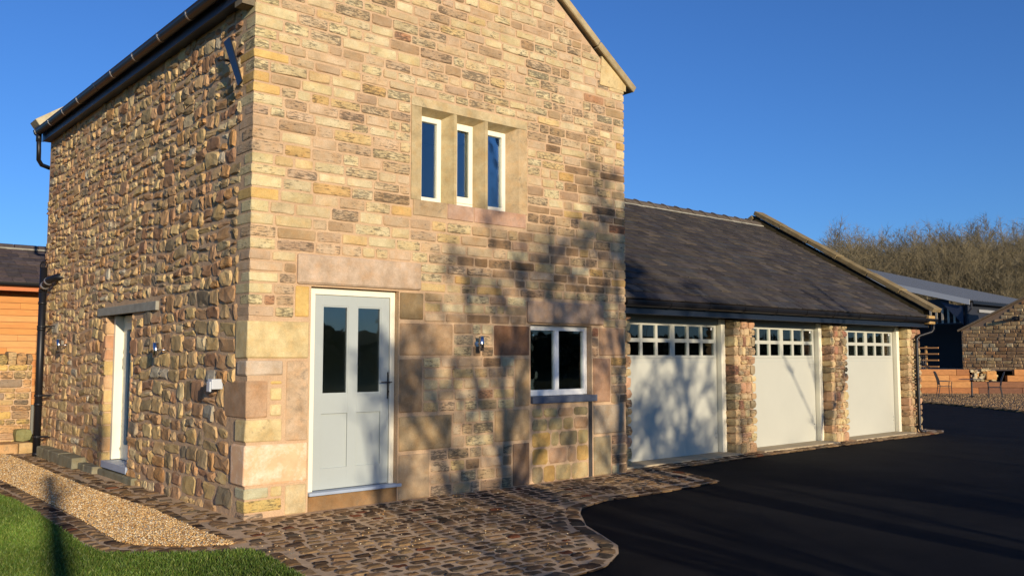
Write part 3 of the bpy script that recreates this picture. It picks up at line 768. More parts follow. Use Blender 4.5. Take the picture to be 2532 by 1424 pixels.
# side doorway: lintel, dressed jamb stones, door
bx('side_lintel',M_CONC,tower,-.035,.3,2.53,4.86,2.14,2.25,bevel=.006)
sd=empty('side_door',None,None,parent=tower)
m=MB()
m.box(.09,.28,4.44,4.515,.20,2.14); m.box(.185,.28,3.53,3.60,.20,2.14); m.box(.185,.28,3.60,4.44,2.05,2.14)
m.build('frame',M_CREAM,sd,bevel=.004)
m=MB(); m.box(.20,.26,4.30,4.44,.2,2.05); m.box(.20,.26,3.60,3.70,.2,2.05); m.box(.2,.26,3.70,4.3,1.95,2.05); m.box(.2,.26,3.7,4.3,.2,.40); m.build('leaf',M_CREAM,sd,bevel=.004)
bx('glass_pane',M_GLASS,sd,.228,.234,3.70,4.30,.40,1.95)
bx('sill',M_SILL,sd,-.02,.3,3.49,4.52,.10,.19,bevel=.006)
jz=.0
while jz<2.12:
    h=min(ur.uniform(.13,.24),2.13-jz)
    if 2.13-jz-h<.08: h=2.13-jz
    for (ya_,yb_) in ((4.54,4.54+ur.uniform(.16,.3)),(3.47-ur.uniform(.02,.05),3.47)):
        vv,ff=fat_box(-.012,.28,ya_-.02,yb_,jz+.006,jz+h-.006,.018,.005,ur)
        link('jamb_stone',mesh('jamb_stone',vv,ff,[pick([(srgb(212,176,134),4),(srgb(204,160,124),4),(srgb(216,190,132),3)],ur,.08)]*len(vv)),M_ASHLAR,tower)
    jz+=h
# plinth stones at the foot of the side wall
for (a,b,h,x) in ((7.45,7.0,.17,-.16),(7.0,6.6,.17,-.17),(6.6,6.0,.17,-.18),(6.0,5.25,.165,-.19),(5.25,4.95,.10,-.12),(4.95,4.55,.10,-.12),(4.52,3.48,.085,-.06),(3.46,3.1,.09,-.07)):
    vv,ff=fat_box(x,.02,b+.008,a-.008,-.02,h,.015,.004,ur); link('plinth_stone',mesh('plinth_stone',vv,ff,[tn(srgb(150,146,120),.12,ur)]*len(vv)),M_ASHLAR,tower)
# ---- eaves left: soffit, fascia, gutter
bx('soffit',M_FASC,tower,-.115,.0,.12,D,5.195,5.21)
bx('fascia',M_FASC,tower,-.135,-.115,.12,D-.02,5.185,5.36)
def gutter(name,frame,u0,u1,zt,nc,rad,parent,brackets,deep=1.15):
    prof=[]
    for k in range(9):
        an=math.pi*k/8; prof.append((nc+math.cos(an)*rad,zt-math.sin(an)*rad*deep))
    inner=[(nc+(p[0]-nc)*.88,zt-(zt-p[1])*.9) for p in prof]
    lip=[(nc+rad*1.0,zt),(nc+rad*1.09,zt+.004),(nc+rad*1.09,zt+.016),(nc+rad*.86,zt+.016)]
    ring=lip[::-1][:0]+prof+[(nc-rad,zt+.014),(nc-rad*.88,zt+.014)]+inner[::-1]+[lip[3],lip[2],lip[1]]
    n=len(ring); v=[frame(u0,r_[1],r_[0]) for r_ in ring]+[frame(u1,r_[1],r_[0]) for r_ in ring]
    f=[(i,(i+1)%n,n+(i+1)%n,n+i) for i in range(n)]
    m=MB(); m.add(v,f)
    for uu in (u0,u1):
        s=[frame(uu,p[1],p[0]) for p in prof]; m.add(s,[tuple(range(len(s)))])
    g=m.build(name,M_BLACK,parent)
    for (ub,wd,mt) in brackets:
        r2=rad*1.07; ps=[(nc+math.cos(math.pi*k/8)*r2,zt+.0-math.sin(math.pi*k/8)*r2*deep) for k in range(9)]
        ps=[(nc+r2*1.04,zt+.02)]+ps; m=MB(); v=[];f=[]
        for p in ps: v+= [frame(ub-wd/2,p[1],p[0]),frame(ub+wd/2,p[1],p[0])]
        for k in range(len(ps)-1): f.append((2*k,2*k+1,2*k+3,2*k+2))
        r3=rad*1.0
        m.add(v,f); o=m.build('bracket',mt,g); md=o.modifiers.new('solid','SOLIDIFY'); md.thickness=.004
    return g
gutter('gutter',LEFT,.22,D+.02,5.345,.205,.062,tower,[(y_,.03 if y_!=4.64 else .10,M_STRAP if y_!=4.64 else M_BLACK) for y_ in (.32,1.21,2.1,3.0,3.88,4.64,5.47,6.27,7.08,7.93)])
m=MB(); m.tube([(-.205,7.9,5.28),(-.205,7.88,5.10),(-.205,7.86,4.98),(-.19,7.92,4.86),(-.12,8.02,4.80),(.02,8.1,4.78)],.036,12); m.tube([(-.205,7.9,5.30),(-.205,7.89,5.16)],.044,12)
m.build('swan_neck',M_BLACK,tower,smooth=True)
# front kneeler and copings
def coping(x0,z0,x1,z1,y0,y1,th,parent,n,r=ur,mat=M_ASHLAR,c=srgb(186,170,132),name='coping_stone'):
    d=Vector((x1-x0,0,z1-z0)); L=d.length; d/=L; up=Vector((-d.z,0,d.x)); 
    if up.z<0: up=-up
    for k in range(n):
        a=L*k/n+.006; b=L*(k+1)/n-.006; dz=r.uniform(-.006,.006)
        vs=[];q=[]
        vv,ff=fat_box(a,b,y0+r.uniform(-.006,.006),y1,0+dz,th+dz,.014,.004,r)
        vv=[Vector((x0,0,z0))+d*p.x+up*p.z+Vector((0,p.y,0)) for p in vv]
        link(name,mesh(name,vv,ff,[tn(c,.1,r)]*len(vv)),mat,parent)
AX,AZ=2.75,APEX
coping(5.67,5.44-.7*.163,AX,AZ,-.07,.30,.10,tower,4)
coping(-.17,5.44-.7*.163,AX,AZ,-.07,.30,.10,tower,4)
coping(5.67,5.44-.7*.163+.1,AX,AZ+.1,7.72,8.10,.12,tower,4,c=srgb(206,194,158))
coping(-.24,5.44-.7*.19+.08,AX,AZ+.1,7.72,8.10,.12,tower,5,c=srgb(210,200,166))
for s in (1,):
    m=MB(); pts=[(5.02,5.33),(5.55,5.33),(5.55,5.42),(5.06,5.74)]
    n=4; v=[(x,-.018,z) for x,z in pts]+[(x,.3,z) for x,z in pts]
    m.add(v,[(0,1,2,3),(7,6,5,4)]+[(i,n+i,n+(i+1)%n,(i+1)%n) for i in range(4)],tn(srgb(222,198,148),.02)); m.build('kneeler',M_ASHLAR,tower)
m=MB(); m.box(-.13,.02,.02,.2,5.12,5.30,tn(srgb(128,118,100))); m.build('kneeler',M_ASHLAR,tower)
# roof slopes
def slates(parent,xa,xb,fn,nrows,exp0,exp1,seed,pal,limit,wr=(.2,.34)):
    """fn(u,s)->(point, normal) along the slope; rows from the eaves up"""
    r=random.Random(seed); P=Pieces(); s=0; L=nrows
    while s<L:
        e=exp0+(exp1-exp0)*s/L; x=xa-r.uniform(0,.2)
        while x<xb:
            ww=r.uniform(*wr); a,b=max(x,xa)+.003,min(x+ww,xb)-.003; x+=ww
            if b-a<.03: continue
            s0,s1=s-r.uniform(0,.010),min(s+e*1.35,L); th=r.uniform(.012,.02); j=r.uniform(-.002,.004)
            pt=lambda u,q,h: fn(u,q,h)
            c0=r.uniform(0,.006)
            v=[pt(a,s0+c0,.012+j),pt((a+b)/2,s0-c0,.013+j),pt(b,s0+c0,.012+j),pt(b,s1,-.002),pt(a,s1,-.002),
               pt(a,s0+c0,.012+th+j),pt((a+b)/2,s0-c0,.013+th+j+.001),pt(b,s0+c0,.012+th+j),pt(b,s1,.006),pt(a,s1,.006)]
            f=[(5,6,7,8,9),(0,1,6,5),(1,2,7,6),(2,3,8,7),(4,0,5,9)]
            P.add(v,f,pick(pal,r,.16))
        s+=e
    P.build('slate','slates',M_SLATE,parent,limit)
P_SL=[(srgb(73,68,64),12),(srgb(66,62,60),12),(srgb(80,74,68),9),(srgb(88,80,70),3),(srgb(70,68,67),6),(srgb(94,86,78),1.2)]
SLB=srgb(40,36,34)+(.3,)
def roofside(side):
    sg=1 if side=='R' else -1
    ex=5.62 if sg==1 else -.12
    k=math.hypot(1,.7); ux=-sg/k; uz=.7/k
    z0=5.40-.7*(.12)
    def fn(u,s,h): return Vector((ex+ux*s,u,z0+uz*s))+Vector((sg*.7/k,0,1/k))*h
    m=MB(); L=2.87*k
    m.add([fn(.3,0,0),fn(7.76,0,0),fn(7.76,L,0),fn(.3,L,0),fn(.3,0,-.06),fn(7.76,0,-.06),fn(7.76,L,-.06),fn(.3,L,-.06)],[(0,1,2,3),(7,6,5,4),(0,4,5,1),(0,3,7,4),(1,5,6,2)],SLB)
    rf=m.build('roof',M_SLATE,tower)
    slates(rf,.3,7.75,fn,L,.26,.18,4,P_SL,0)
roofside('L'); roofside('R')
rt=MB()
for k in range(16):
    y0=.3+k*.465
    rt.add([(2.6,y0,APEX-.08),(2.75,y0,APEX+.04),(2.9,y0,APEX-.08),(2.6,y0+.46,APEX-.085),(2.75,y0+.46,APEX+.035),(2.9,y0+.46,APEX-.085)],[(0,1,4,3),(1,2,5,4),(0,2,1),(3,4,5)],tn(srgb(86,80,78)))
rt.build('ridge_tiles',M_SLATE,tower)
# ---- soil pipe at the far corner (stands off the side wall)
sp=empty('soil_pipe','black soil pipe with a wire cage top at the far end of the rubble wall','pipe',(-.15,7.45,0))
m=MB(); m.tube([(0,0,0),(0,0,3.02)],.056,16); m.build('pipe',M_BLACK,sp,smooth=True)
for zz in (.02,.80,2.0,2.42,2.62):
    m=MB(); m.tube([(0,0,zz),(0,0,zz+.045)],.064,16); m.build('collar',M_BLACK,sp,smooth=True)
m=MB(); m.tube([(0,0,2.66),(.0,-.10,2.72),(.02,-.28,2.80),(.10,-.42,2.84),(.2,-.5,2.85)],.055,14); m.build('branch',M_BLACK,sp,smooth=True)
m=MB(); m.tube([(.0,-.08,2.71),(.003,-.12,2.727)],.068,14); m.tube([(.015,-.22,2.775),(.02,-.25,2.788)],.066,14); m.build('branch_collar',M_STRAP,sp,smooth=True)
m=MB()
for k in range(8):
    a=k*math.pi/4; m.tube([(math.cos(a)*.052,math.sin(a)*.052,3.0),(math.cos(a)*.056,math.sin(a)*.056,3.06),(math.cos(a)*.03,math.sin(a)*.03,3.115),(0,0,3.125)],.005,5)
m.build('wire_cage',M_BLACK,sp)
for zz in (.30,.95,2.05):
    m=MB(); m.box(-.01,.17,-.10,-.075,zz,zz+.03); m.tube([(0,-.085,zz+.015),(.12,-.30,zz+.02)],.008,6); m.tube([(0,0,zz),(0,0,zz+.03)],.066,14); m.build('clip',M_BLACK,sp)
# ---- wall lights
def wall_light(loc,nrm,label,z):
    e=empty('wall_light',label,'wall light',loc,'steel up and down wall lights')
    n=Vector(nrm); t=Vector((-n.y,n.x,0))
    m=MB(); m.tube([n*.095+Vector((0,0,-.085)),n*.095+Vector((0,0,.085))],.031,20); m.build('cylinder',M_STEEL,e,smooth=False)
    m=MB(); m.tube([n*(-.02),n*.010],.032,18); m.tube([n*.01,n*.07],.011,10); m.build('wall_mount',M_STEEL,e)
    for s in (-1,1):
        m=MB(); m.tube([n*.095+Vector((0,0,s*.086)),n*.095+Vector((0,0,s*.0875))],.024,16); m.build('lens',M_WHITEBOX,e)
    for c in e.children:
        if c.name.startswith('cylinder'):
            for p in c.data.polygons: p.use_smooth=len(p.vertices)==4
    return e
wall_light((2.86,-.01,1.735),(0,-1,0),'steel cylinder light on the dressed wall between door and lower window',0)
wall_light((-.02,2.24,1.66),(-1,0,0),'steel cylinder light on the rubble wall, nearer one, right of the side doorway',0)
wall_light((-.02,6.5,1.76),(-1,0,0),'steel cylinder light on the rubble wall, farther one, near the soil pipe',0)
# small white box
e=empty('tap_box','small white plastic box on the rubble wall beside the corner quoins','box',(-.03,.62,1.30))
bx('housing',M_WHITEBOX,e,-.09,.03,-.055,.055,-.05,.055,bevel=.008)
bx('cover',M_WHITEBOX,e,-.105,-.085,-.04,.045,-.075,.03,bevel=.006)
# black panel under the eaves
e=empty('flat_aerial','narrow black panel tilted on a bracket high on the rubble wall below the gutter','aerial',(-.05,.55,4.68))
m=MB(); m.add([(-0.05, -0.015, 0.182), (-0.05, -0.158, 0.198), (-0.05, -0.486, -0.343), (-0.05, -0.401, -0.376), (-0.030000000000000002, -0.004999999999999999, 0.182), (-0.030000000000000002, -0.148, 0.198), (-0.030000000000000002, -0.476, -0.343), (-0.030000000000000002, -0.391, -0.376)],[(0,1,2,3),(7,6,5,4),(0,4,5,1),(1,5,6,2),(2,6,7,3),(3,7,4,0)]); m.build('panel',M_FASC,e)
m=MB(); m.tube([(.06,.0,0),(-.08,.0,0)],.014,8); m.tube([(-.08,-.03,0),(-.08,.03,0)],.02,8); m.build('bracket',M_BLACK,e)

# ================================================================ GARAGE RANGE
gar=empty('garage_block','long low stone garage block with slate roof and three pale doors','garage',(5.6,.3,0))
OG=Vector((5.6,.3,0))
class G0:  # parent offset helper
    pass
garr=random.Random(31)
def adopt(root):
    for o in list(root.children):
        o.location=o.location-Vector(root.location)
# pillars
PX=[(5.55,5.95),(8.50,9.07),(11.52,12.10),(14.60,15.16)]
P_PIL=[(srgb(206,178,136),10),(srgb(218,192,144),9),(srgb(196,160,124),6),(srgb(220,200,150),6),(srgb(178,160,126),6),(srgb(206,164,130),4),(srgb(176,130,104),1.5)]
m=MB()
for a,b in PX: m.box(a+.03,b-.03,.335,.75,0,2.19)
m.build('pillar_core',M_MORT,gar)
for pi,(a,b) in enumerate(PX):
    pp=Pieces(); z=.0
    # corner blocks left and right, and face stones between, courses about .14
    while z<2.17:
        h=min(garr.uniform(.11,.19),2.185-z)
        if 2.185-z-h<.07: h=2.185-z
        lw_=garr.uniform(.10,.2); rw=garr.uniform(.10,.2)
        g=.007
        v,f=small_rock(a-.015,a+lw_-g,.3-garr.uniform(0,.015),.46+garr.uniform(0,.12),z+g,z+h-g,.008,garr); pp.add(v,f,pick(P_PIL,garr,.14))
        v,f=small_rock(b-rw+g,b+.02,.3-garr.uniform(0,.015),.5+garr.uniform(0,.12),z+g,z+h-g,.008,garr); pp.add(v,f,pick(P_PIL,garr,.14))
        x=a+lw_
        rows=[(z,z+h)] if garr.random()<.5 else [(z,z+h*.5),(z+h*.5,z+h)]
        for (c,d) in rows:
            x=a+lw_
            while x<b-rw-.03:
                ln=min(garr.uniform(.09,.2),b-rw-x)
                poly=stone_poly(x+g,x+ln-g,c+.006,d-.006,.02,.005,garr)
                vv,ff=pillow(poly,-.36,-.312+.02,.014,.006,lambda u,v_,n:(u,-n,v_),garr,.004); pp.add(vv,ff,ringtint(pick(P_PIL,garr,.12),len(vv),.5,garr)); x+=ln
        z+=h
    pp.build('pillar_stone','pillar_stones',M_DRESS,gar,75)
# right end and back walls, mortar cheek at jambs
bx('end_wall',M_MORT,gar,14.9,15.14,.76,8.2,0,2.35)
m=MB(); m.add([(14.9,.1,2.2),(14.9,8.2,2.2),(14.9,4.15,4.86),(15.14,.1,2.2),(15.14,8.2,2.2),(15.14,4.15,4.86)],[(0,1,2),(5,4,3),(0,2,5,3),(1,4,5,2)]); m.build('end_gable',M_MORT,gar)
bx('back_wall',M_MORT,gar,5.6,14.88,8.0,8.2,0,2.35)
bx('garage_floor',M_GARIN,gar,5.6,14.88,.66,8.0,.0,.028)
m=MB(); m.box(8.7,8.8,.76,7.99,.03,2.3); m.box(11.7,11.8,.76,7.99,.03,2.3); m.box(5.57,14.88,4.0,4.1,.03,2.3); m.build('inner_wall',M_GARIN,gar)
# doors
for di,(a,b) in enumerate(((5.97,8.50),(9.07,11.52),(12.10,14.60))):
    gd=empty('garage_door',None,None,parent=gar)
    bx('door_post',M_CREAM,gd,a,a+.11,.485,.64,.03,2.20,bevel=.005); bx('door_post',M_CREAM,gd,b-.11,b,.485,.64,.03,2.20,bevel=.005)
    bx('header_board',simple('header_paint',srgb(150,152,138),.5),gd,a+.11,b-.11,.545,.60,2.105,2.21)
    x0,x1=a+.13,b-.13; cxm=(x0+x1)/2; k=(x1-x0)/2.31
    cols=[cxm+s*k for s in (-1.08,-.715,-.355,.065,.43,.79)]; wpn=.305*k
    cols=[(c,c+wpn) for c in cols]; rws=[(1.605,1.805),(1.865,2.065)]
    ya,yb=.575,.62
    m=MB(); m.box(x0,x1,ya,yb,.035,1.56)
    xs=[x0]+[q for c in cols for q in c]+[x1]
    for i in range(0,len(xs),2): m.box(xs[i],xs[i+1],ya,yb,1.562,2.13)
    for c in cols:
        m.box(c[0],c[1],ya,yb,1.562,1.605); m.box(c[0],c[1],ya,yb,1.805,1.865); m.box(c[0],c[1],ya,yb,2.065,2.13)
    m.build('leaf',M_GDOOR,gd)
    m=MB()
    for zz in (1.495,): m.box(x0+.02,x1-.02,ya-.0025,ya,zz,zz+.004)
    m.build('seam',M_SAGE,gd)
    for (r0,r1) in rws:
        for c in cols: bx('glass_pane',M_GLASS,gd,c[0],c[1],ya+.015,ya+.02,r0,r1)
    bx('sticker',M_STICK,gd,cols[5][1]-.07,cols[5][1]-.03,ya+.012,ya+.0145,2.02,2.055)
    m=MB(); m.tube([(x1-.05,ya,.27),(x1-.05,ya-.008,.27)],.012,8); m.tube([(x1-.05,ya,.34),(x1-.05,ya-.008,.34)],.012,8); m.build('lock',M_STEEL,gd)
    bx('bottom_seal',M_BLACK,gd,x0,x1,ya+.004,yb-.004,.028,.036)
# roof
SL=.6; k=math.hypot(1,SL)
def gfn(u,s,h): return Vector((u,.04+s/k,2.40+SL*s/k))+Vector((0,-SL/k,1/k))*h
GL=(4.13-.04)*k
m=MB()
def gback(u,s,h): return Vector((u,8.22-s/k,2.40+SL*s/k))+Vector((0,SL/k,1/k))*h
for fn in (gfn,gback):
    m.add([fn(5.52,0,0),fn(15.0,0,0),fn(15.0,GL,0),fn(5.52,GL,0),fn(5.52,0,-.05),fn(15.0,0,-.05),fn(15,GL,-.05),fn(5.52,GL,-.05)],[(0,1,2,3),(7,6,5,4),(0,4,5,1),(0,3,7,4),(1,5,6,2)],SLB)
grf=m.build('roof',M_SLATE,gar)
slates(grf,5.52,15.0,gfn,GL,.235,.15,8,P_SL,300)
slates(grf,5.52,15.0,gback,GL,.235,.15,9,P_SL,0)
zr=2.40+SL*4.09
for kk in range(21):
    x0=5.53+kk*.452
    if x0>14.8: break
    m=MB(); t=tn(srgb(98,88,76),.12,garr); e0=.0; 
    for (xa,xb,hh) in ((x0,x0+.39,0),(x0+.38,x0+.455,.02)):
        xb=min(xb,14.98)
        m.add([(xa,3.93,zr-.085+hh),(xa,4.0,zr+.0+hh),(xa,4.13,zr+.065+hh),(xa,4.26,zr+hh),(xa,4.33,zr-.085+hh),(xb,3.93,zr-.085+hh),(xb,4.0,zr+hh),(xb,4.13,zr+.065+hh),(xb,4.26,zr+hh),(xb,4.33,zr-.085+hh)],
          [(0,1,6,5),(1,2,7,6),(2,3,8,7),(3,4,9,8),(4,3,2,1,0),(5,6,7,8,9)],t)
    m.build('ridge_tile',M_SLATE,gar)
m=MB(); m.box(5.53,14.98,3.915,3.93,zr-.115,zr-.08); m.build('ridge_mortar',M_CONC,gar)
# end coping, seven stones, raised above the slates
def gcoping(sgn,n):
    r=garr; L=4.3*k if sgn==1 else 4.2*k
    for i in range(n):
        a=L*i/n+.006; b=L*(i+1)/n-.006; dz=r.uniform(-.008,.008); vv,ff=fat_box(0,.36,a,b,.08+dz,.18+dz,.014,.005,r)
        out=[]
        for p in vv:
            if sgn==1: q=Vector((14.92+p.x,-.05+p.y/k,2.43+SL*p.y/k-.0))+Vector((0,-SL/k,1/k))*p.z
            else: q=Vector((14.92+p.x,8.35-p.y/k,2.40+SL*p.y/k))+Vector((0,SL/k,1/k))*p.z
            out.append(q)
        link('coping_stone',mesh('coping_stone',out,ff,[tn(srgb(150,134,100),.1,r)]*len(out)),M_ASHLAR,gar)
gcoping(1,6); gcoping(-1,5)
vv,ff=fat_box(14.93,15.2,-.02,.34,2.26,2.44,.015,.004,garr); link('kneeler',mesh('kneeler',vv,ff,[tn(srgb(206,172,112),.02)]*len(vv)),M_ASHLAR,gar)
# upstand wall under coping
m=MB(); U=[(.12,2.2),(.12,2.40+SL*.12+.09),(4.13,2.40+SL*4.13+.10),(8.14,2.47),(8.14,2.2)]
m.add([(14.945,y,z) for y,z in U]+[(15.2,y,z) for y,z in U],[(0,1,2,3,4),(9,8,7,6,5)]+[(i,5+i,5+(i+1)%5,(i+1)%5) for i in range(5)],srgb(84,76,54)+(.2,)); m.build('upstand',M_ASHLAR,gar)
# fascia, soffit, gutter
bx('fascia',M_FASC,gar,5.52,15.12,.10,.125,2.195,2.37)
bx('soffit',M_FASC,gar,5.52,15.12,.125,.56,2.212,2.225)
gutter('gutter',FRONT,5.53,15.3,2.36,-.03,.066,gar,[(6.5+i*.92,.035,M_BLACK) for i in range(10)],1.1)
m=MB(); m.tube([(15.2,.03,2.30),(15.2,.03,2.16),(15.17,.06,2.10),(14.92,.2,2.02),(14.86,.235,1.96),(14.85,.235,1.85),(14.85,.235,.10),(14.86,.20,.04),(14.9,.12,.03)],.034,12); gp=m.build('downpipe',M_BLACK,gar,smooth=True)
for zz in (1.88,1.1,.12):
    m=MB(); m.tube([(14.85,.235,zz),(14.85,.235,zz+.04)],.041,12); m.box(14.80,14.90,.262,.30,zz,zz+.03); m.build('pipe_clip',M_BLACK,gp)
adopt(gar)

# ================================================================ LEFT BACKGROUND
gw=empty('garden_wall','pale stone garden wall topped with upright stones, left of the soil pipe','wall')
m=MB(); m.box(-9,.0,8.62,8.95,-.05,1.45); m.build('wall_core',M_MORT,gw)
P_GW=[(srgb(214,184,132),8),(srgb(206,166,118),6),(srgb(190,160,124),5),(srgb(220,190,120),4),(srgb(170,150,126),3),(srgb(206,140,96),1)]
gp_=Pieces(); gr=random.Random(41); z=.0
while z<1.44:
    h=gr.uniform(.08,.15); h=min(h,1.45-z); x=-3.2
    while x<0:
        ln=min(gr.uniform(.15,.42),.0-x)
        if ln>.05:
            poly=stone_poly(x+.006,x+ln-.006,z+.005,z+h-.005,.02,.006,gr)
            v,f=pillow(poly,-8.66,-8.60,.016,.006,lambda u,v_,n:(u,-n,v_),gr,.004); gp_.add(v,f,pick(P_GW,gr,.1))
        x+=ln
    z+=h
gp_.build('stone','stones',M_DRESS,gw,160)
x=-3.2
while x<-.02:
    ww=gr.uniform(.09,.17); v,f=small_rock(x,min(x+ww-.01,0),8.6,8.97,1.44,1.62+gr.uniform(0,.1),.012,gr); link('coping_stone',mesh('coping_stone',v,f,[pick(P_GW,gr,.15)]*len(v)),M_DRESS,gw); x+=ww
# low step ledge in front of it
st=empty('stone_ledge','low stone ledge at the foot of the garden wall beside the soil pipe','ledge')
x=-3.0
while x<-.1:
    ww=min(gr.uniform(.3,.6),-.06-x); v,f=fat_box(x,x+ww-.012,8.05,8.58,-.02,.17+gr.uniform(-.005,.005),.014,.004,gr); link('ledge_stone',mesh('ledge_stone',v,f,[pick(P_GW,gr,.1)]*len(v)),M_ASHLAR,st); x+=ww+.001
v,f=small_rock(-.28,-.03,8.3,8.58,.18,.38,.01,gr); link('ledge_stone',mesh('ledge_stone',v,f,[tn(srgb(150,148,104))]*len(v)),M_ASHLAR,st)
# timber clad building
cb=empty('timber_clad_building','low building with orange larch boarding and dark slate roof behind the garden wall','building')
bx('wall_core',M_DARKIN,cb,-9,5.0,12.06,15,0,2.95)
z=.6; br=random.Random(51)
while z<2.93:
    x=-5.0
    while x<3.0:
        ln=br.uniform(1.2,2.8); x1=min(x+ln,3.0)
        c=pick([(srgb(206,140,74),8),(srgb(196,128,66),5),(srgb(214,154,90),5),(srgb(178,104,56),1)],br,.06)
        m=MB(); m.box(x+.002,x1-.002,12.03-.0,12.058,z+.003,z+.125,c); m.build('cladding_board',M_TIMBER,cb); x=x1
    z+=.13
bx('fascia',simple('orange_fascia',srgb(196,112,58),.6,8,.1,stretch=(1,1,8)),cb,-9,5,11.60,11.625,2.90,3.0)
bx('soffit',simple('brown_soffit',srgb(90,46,30),.7),cb,-9,5,11.63,12.02,2.93,2.95)
gutter('gutter',FRONT,-9,5,3.05,-11.54,.055,cb,[])
sc=.58; kc=math.hypot(1,sc)
def cfn(u,s,h): return Vector((u,11.55+s/kc,3.06+sc*s/kc))+Vector((0,-sc/kc,1/kc))*h
m=MB(); Lc=1.52*kc
for yb_,sg in ((11.55,1),(14.6,-1)):
    m.add([(-9,yb_,3.06),(5,yb_,3.06),(5,13.07,3.94),(-9,13.07,3.94)],[(0,1,2,3)],SLB)
crf=m.build('roof',M_SLATE,cb)
slates(crf,-3,3,cfn,Lc,.22,.16,12,[(srgb(84,74,72),5),(srgb(76,70,70),5),(srgb(92,82,78),3)],60)
m=MB()
x=-5
while x<4:
    m=MB(); m.add([(x,12.93,3.90),(x,13.0,3.98),(x,13.07,4.0),(x,13.14,3.98),(x,13.21,3.90),(x+.44,12.93,3.90),(x+.44,13.0,3.98),(x+.44,13.07,4.0),(x+.44,13.14,3.98),(x+.44,13.21,3.9)],[(0,1,6,5),(1,2,7,6),(2,3,8,7),(3,4,9,8),(4,3,2,1,0),(5,6,7,8,9)],tn(srgb(84,76,74))); m.build('ridge_tile',M_SLATE,cb)
    x+=.46
bx('ridge_mortar',M_CONC,cb,-5,4,12.90,12.925,3.86,3.905)

# ================================================================ RIGHT BACKGROUND
# raised terrace with sleeper retaining wall along x = 34
TX=34.8
flat('patio',[(26.3,5.7),(27.3,5.7),(25.3,2.8),(23.9,1.2),(22,-2),(44,-2),(34,11),(30,12.5)][1:],.004,simple('patio_gravel_bed',srgb(120,96,66),.95,30,.35,.5,.02,40))
flat('terrace',[(34.8+9*.7071+.2,9.04-9*.7071+.2),(80,-14),(80,30),(29.3,14.9),(29.3,14.85)],.985,simple('terrace_ground',srgb(120,96,74),.95,3,.3,.4,.03,20))
scatter_pebbles('patio_gravel',[(27.4,5.7),(25.4,2.9),(24.0,1.3),(22.5,-1.5),(42,1.5),(34.8,8.9),(31,11)],12000,.012,.015,.035,[(srgb(150,120,84),5),(srgb(176,146,104),4),(srgb(112,92,72),4)],15,'brown gravel under the patio table and chairs',(22.5,42),(-1.5,13))
kb=empty('patio_kerb','pale rough stone edging between the asphalt and the patio gravel','kerb',(27.3,5.7,0))
r=random.Random(61)
_cp=cp; cp=Pieces()
for off in (0,):
    pts=resample([(31.0,11.0),(27.35,5.75),(25.25,2.78),(24.1,1.45),(22,-1.6)],.28)
    for i in range(len(pts)-1):
        d=pts[i+1]-pts[i]; c=(pts[i]+pts[i+1])/2; v,f=small_rock(c.x-.12,c.x+.12,c.y-.12,c.y+.12,-.02,.045,.02,r); cp.add(v,f,pick([(srgb(150,126,92),3),(srgb(128,108,84),3)],r,.15))
cp.build('kerb_stone','kerb_stones',M_COB,kb); adopt(kb)
A45=math.radians(-45)
WL=lambda q,n: Vector((34.8+.7071*q-.7071*n,9.04-.7071*q-.7071*n,0))      # q along the wall, n towards the yard
def place(o_): return o_
rw=empty('sleeper_wall','retaining wall of stacked orange timber sleepers behind the patio table','retaining wall',WL(0,0)); rw.rotation_euler=(0,0,A45)
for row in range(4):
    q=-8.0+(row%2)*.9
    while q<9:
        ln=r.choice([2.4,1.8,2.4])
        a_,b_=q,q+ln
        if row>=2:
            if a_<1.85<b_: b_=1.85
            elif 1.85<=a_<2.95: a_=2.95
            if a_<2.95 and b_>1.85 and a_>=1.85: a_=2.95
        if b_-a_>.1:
            c=pick([(srgb(128,84,52),3),(srgb(108,70,46),3)] if row<2 and q>1.2 else [(srgb(176,118,64),5),(srgb(190,134,76),4),(srgb(156,100,54),4),(srgb(124,80,50),2)],r,.1)  # lower two rows on the right: shade put into a darker timber tint
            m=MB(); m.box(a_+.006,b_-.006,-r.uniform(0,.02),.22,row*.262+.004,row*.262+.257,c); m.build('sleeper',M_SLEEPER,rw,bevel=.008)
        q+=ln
rk=Pieces()
for i in range(80):
    q=r.uniform(1.85,2.85); z=.52+r.random()*.45; s_=r.uniform(.05,.12); n0=r.uniform(-.1,.05); v,f=small_rock(q,q+s_*1.6,n0,n0+.15,z,z+s_,.015,r); rk.add(v,f,pick([(srgb(196,178,136),4),(srgb(170,150,120),3),(srgb(210,196,160),2),(srgb(206,160,100),1)],r,.15))
e=empty('rubble_heap','loose pale stones filling the gap in the sleeper wall behind the patio table','stones',WL(0,0)); e.rotation_euler=(0,0,A45); rk.build('loose_stone','loose_stones',M_RUBBLE,e)
v,f=fat_box(2.5,2.93,-.12,.2,.60,.98,.03,.01,r); e=empty('sandstone_block','squared yellow sandstone block set in the sleeper wall behind the right patio chair','stone',WL(0,0)); e.rotation_euler=(0,0,A45); link('block',mesh('block',v,f,[tn(srgb(226,170,104))]*len(v)),M_ASHLAR,e)
